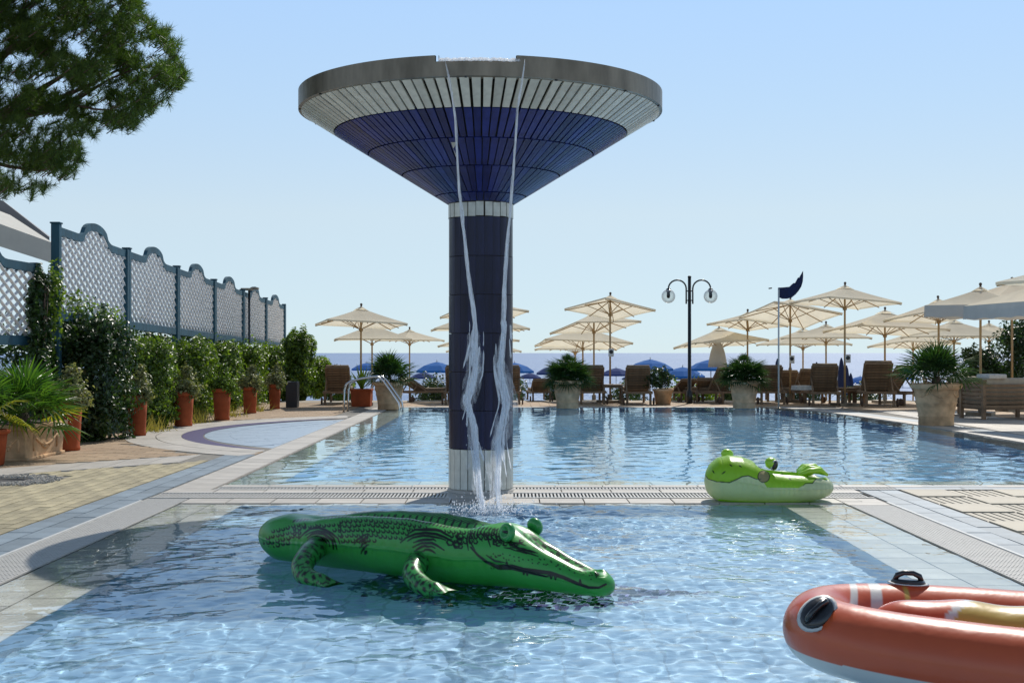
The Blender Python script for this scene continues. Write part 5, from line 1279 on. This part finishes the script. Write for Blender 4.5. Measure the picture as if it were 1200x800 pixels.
# ------------------------------------------------------------------ beach: blue parasols, folded ones, bushes
def beach_parasol(px, top_py, w_px, label, seed, navy=False):
    d = 2.5*F/w_px; x = GX(px, d); zt_ = ZZ(top_py, d); gz = ground_z(d); r = 1.25; e = empty('beach_parasol', (x, d, gz), label, 'beach parasol', seed*.7, 'blue parasols on the beach')
    H = zt_-gz; m = MB(); n = 8
    prof2 = [(.04,0),(.35,-.07),(.8,-.22),(1.25,-.50)]; vs = [(a*r/1.25*math.cos(2*PI*k/n), a*r/1.25*math.sin(2*PI*k/n), H+b) for a, b in prof2 for k in range(n)]
    vs += [(r*1.0*math.cos(2*PI*k/n), r*math.sin(2*PI*k/n), H-.62) for k in range(n)]
    m.add(vs, [(i*n+k, i*n+(k+1) % n, (i+1)*n+(k+1) % n, (i+1)*n+k) for i in range(4) for k in range(n)]); m.build('canopy', M['canvas_blue'] if not navy else M['canvas_navy2'], e)
    MB().tube([(0,0,0),(0,0,H+.12)], .03, 6).build('pole', M['white_plastic'], e)
M['canvas_navy2'] = fabric('dark_blue_canvas', (.015,.05,.20), .3)
for i, (px, py, w_, nv, lb) in enumerate([(762,421,54,0,'bright blue beach parasol right of the tallest right parasol pole'),(800,430,52,0,'low blue beach parasol just left of the lamp post'),(833,421,54,0,'bright blue beach parasol behind the lamp post'),(650,428,44,1,'dark blue beach parasol behind the palm right of the column'),(603,425,48,0,'blue beach parasol peeking out right of the fountain column'),(512,424,50,0,'bright blue beach parasol left of the fountain column'),(722,431,38,1,'dark blue beach parasol beside the round pole sign'),(401,436,22,1,'tiny far blue beach parasol near the hedge end'),(430,425,36,0,'blue beach parasol behind the leftmost cream parasols pole'),(496,436,30,1,'small dark blue beach parasol behind the handrail palm'),(621,437,26,1,'small dark beach parasol right of the column near the water'),(1008,441,34,0,'low blue beach parasol behind the right loungers'),(1058,437,30,0,'small blue beach parasol left of the nearest planter'),(784,437,30,1,'small dark blue parasol between the two bright ones'),(742,438,28,1,'small dark blue parasol behind the upright lounger'),(666,434,30,0,'small blue parasol hidden behind the palm right of the column')]):
    beach_parasol(px, py, w_, lb, i, nv)
for i, (px, py, lb) in enumerate([(911,420,'folded dark parasol near the flagpole'),(926,428,'short folded dark parasol between flagpole and loungers'),(957,424,'folded dark parasol above the towel lounger'),(986,419,'tallest folded dark parasol beside the tallest right pole'),(992,428,'folded dark parasol just right of the tallest folded one'),(997,437,'smallest folded dark parasol in the right group'),(1016,436,'folded dark parasol behind the largest lounger')]):
    d = 50; gz = ground_z(d); zt_ = ZZ(py, d); e = empty('folded_parasol', (GX(px,d), d, gz), lb, 'folded parasol', 0, 'folded dark parasols on the beach'); H = zt_-gz
    MB().lathe([(.02,H),(.07,H-.15),(.13,H-.6),(.16,H-1.1),(.12,H-1.25),(.03,H-1.27)], 8).build('cloth', M['canvas_navy'], e); MB().tube([(0,0,0),(0,0,H-1.2)], .03, 6).build('pole', M['white_plastic'], e)
for i, (px, d, w_, top, n, mk, lb) in enumerate([(655,40,34,442,1800,'leaf_dark','low terrace bush behind the lounger right of the column'),(735,41,44,448,2000,'leaf_dark','low bush behind the upright lounger right of the fountain'),(812,40,60,446,3200,'leaf_hedge','low bush mass at the foot of the lamp post'),(858,41,40,441,2200,'leaf_dark','dark bush between lamp post and planter'),(507,41,40,442,2400,'leaf_dark','low bush left of the fountain column'),(606,42,26,440,1200,'leaf_dark','low bush right of the fountain column'),(940,42,60,455,2000,'leaf_dark','low bush behind the loungers near the flag'),(1010,42,50,452,1800,'leaf_dark','low bush behind the largest lounger'),(392,42,26,432,1500,'leaf_dark','dark bush beside the leftmost lounger'),(404,38.5,24,440,1500,'leaf_yellow','yellow green bush beside the leftmost lounger')]):
    gz = ground_z(d); z1 = ZZ(top, d); rx = w_/2/F*d; shrub('terrace_bush', [((GX(px,d), d, gz+(z1-gz)*.5), (rx, .7, (z1-gz)*.55), .3)], n, .10, M[mk], lb, 'bush', 150+i)
# dark trees at the right behind the sofas
def tree(px, d, top_py, w_px, n, lb, seed, mat='leaf_dark', leaf=.12):
    x = GX(px, d); gz = ground_z(d); z1 = ZZ(top_py, d); rx = w_px/2/F*d; e = empty('leafy_tree', (x, d, gz), lb, 'tree'); H = z1-gz
    MB().tube([(0,0,0),(.05,0,H*.35),(-.05,.05,H*.7),(.0,0,H*.9)], [.11,.09,.05,.02], 8).build('trunk', M['bark'], e)
    m = MB(); r_ = random.Random(seed)
    for k in range(9): a = r_.uniform(0,6.28); m.tube([(0,0,H*r_.uniform(.3,.6)), (rx*.4*math.cos(a), .5*math.sin(a), H*.65), (rx*.8*math.cos(a), 1.0*math.sin(a), H*r_.uniform(.6,.9))], [.04,.025,.008], 5)
    m.build('limbs', M['bark'], e)
    bl = [((0,0,H*.62),(rx*.8,1.0,H*.36),.3)]+[((r_.uniform(-.7,.7)*rx, r_.uniform(-.6,.6), H*r_.uniform(.35,.85)), (rx*.42,.6,H*.16), .35) for k in range(6)]
    shrub('crown', bl, n, leaf, M[mat], None, None, seed, parent=e)
tree(1208, 36, 366, 92, 9000, 'large dark tree behind the sofas at the right edge', 201); tree(1158, 38, 402, 44, 3800, 'small dark tree between the nearest planter and the right sofas', 202); tree(1245, 34, 372, 80, 4000, 'dark tree cut off by the right edge', 203)

# ------------------------------------------------------------------ stone pine reaching in at the upper left
PD = 14.0
pn = empty('stone_pine', (GX(-330,PD), PD+.6, 0), 'stone pine whose needled boughs reach in at the upper left corner', 'tree')
PB = pn.location.copy()
def lp_(px, py, dd=0): p = WP(px, py, PD+dd); return p-PB
trunk = [Vector((0,0,0)), Vector((.1,0,1.5)), Vector((.25,-.1,3.0)), lp_(-200,120,.3), lp_(-160,20,.3)]
MB().tube(trunk, [.24,.21,.18,.14,.10], 14).build('trunk', M['bark'], pn)
limbs = [([(-230,190,.3),(-120,160,.2),(-20,143,.0),(40,132,-.1),(75,125,-.15),(100,110,-.2),(130,92,-.2)], [.09,.075,.055,.045,.035,.022,.010]),
 ([(-20,143,0),(20,122,.1),(55,100,.2),(80,85,.25),(110,62,.3)], [.05,.04,.028,.018,.008]),
 ([(40,132,-.1),(70,115,.1),(98,103,.2),(135,84,.2),(170,70,.2)], [.035,.028,.02,.014,.007]),
 ([(-60,150,.1),(-20,90,.0),(10,60,-.1),(45,35,-.2),(90,10,-.2)], [.05,.045,.035,.02,.01]),
 ([(-60,150,.1),(-30,185,.0),(10,195,-.1),(45,200,-.1),(80,195,-.1)], [.035,.028,.02,.012,.006]),
 ([(55,128,-.1),(85,122,-.3),(110,128,-.3),(140,130,-.3),(155,138,-.3)], [.02,.016,.012,.008,.005]),
 ([(-100,160,.1),(-60,60,.4),(0,10,.5),(60,-30,.5)], [.06,.05,.03,.015]),
 ([(130,92,-.2),(160,80,-.2),(190,78,-.2),(205,85,-.2)], [.012,.01,.007,.004])]
for pts, rs in limbs: MB().tube([lp_(*p) for p in pts], rs, 7).build('limb', M['bark'], pn)
def inside_px(x, y):
    top = y > -60
    edge = np.interp(y, [-60,-10,0,15,40,60,80,95,108,120,135,150,160,166,175,190,203,212,222,232], [170,160,160,165,197,212,218,218,205,192,168,158,150,98,96,98,92,62,60,40])
    lo = -60
    if x > edge or y > 232: return False
    if 150 < y < 168 and x > 95+ (168-y)*2.6: return False
    # sky gaps near the boughs
    for gx_, gy_, rx_, ry_ in ((20,70,16,6),(60,100,20,7),(95,112,14,5),(12,104,12,5),(52,137,22,4),(118,128,9,5),(52,208,12,7),(22,210,10,6),(98,72,8,4),(8,196,6,6),(120,148,9,4),(165,33,5,6),(185,108,5,3),(80,165,12,5)):
        if ((x-gx_)/rx_)**2+((y-gy_)/ry_)**2 < 1.7: return False
    return True
g = np.random.default_rng(17); cen = []; 
# hierarchy: big clumps -> shoots
clumps = []
tries = 0
while len(clumps) < 290 and tries < 20000:
    tries += 1; x = g.uniform(-120, 225); y = g.uniform(-80, 235)
    if inside_px(x, y): clumps.append((x, y, g.uniform(-.9, .9)))
shoots = []
for cx1, cy1, cz1 in clumps:
    for k in range(13):
        x = cx1+g.normal(0, 11); y = cy1+g.normal(0, 8)-3
        if inside_px(x, y): shoots.append((x, y, cz1+g.normal(0,.14)))
# edge tufts for a crisp shaggy outline
for k in range(420):
    y = g.uniform(-20, 232); x = g.uniform(20, 222)
    if inside_px(x, y) and not inside_px(x+9, y-4): shoots.append((x, y, g.uniform(-.5,.5))); shoots.append((x-3, y+2, g.uniform(-.5,.5)))
print('shoots', len(shoots))
ns = len(shoots); C0 = np.array([list(lp_(a, b, c)) for a, b, c in shoots]); nn = 70
ax = g.normal(size=(ns,3))*.55+np.array([.35,0,.75]); ax /= np.linalg.norm(ax, axis=1, keepdims=True)
t_ = g.uniform(0, 1, (ns, nn, 1)); base_ = C0[:,None]+ax[:,None]*(t_-.5)*.16
dr_ = g.normal(size=(ns, nn, 3)); dr_ /= np.linalg.norm(dr_, axis=2, keepdims=True); dr_ = dr_*.85+ax[:,None]*.75; dr_ /= np.linalg.norm(dr_, axis=2, keepdims=True)
L = g.uniform(.075,.125,(ns,nn,1)); tip = base_+dr_*L; sd3 = np.cross(dr_, g.normal(size=(ns,nn,3))); sd3 /= np.linalg.norm(sd3, axis=2, keepdims=True); sd3 *= .0032
V = np.stack([base_-sd3, base_+sd3, tip], 2).reshape(-1, 3)
# one island colour per shoot: tie needles of a shoot by sharing nothing, colour comes from position noise
nm_ = np_mesh('needles', V, np.arange(len(V)).reshape(-1, 3), M['needles']); tag(link('needles', nm_, pn), kind='stuff')
tw = MB()
for a in C0[::3]: 
    a = Vector(a); tw.tube([a-Vector((.10,0,.07)), a, a+Vector((.03,0,.05))], [.006,.004,.002], 4)
tag(tw.build('twigs', M['bark'], pn), kind='stuff')
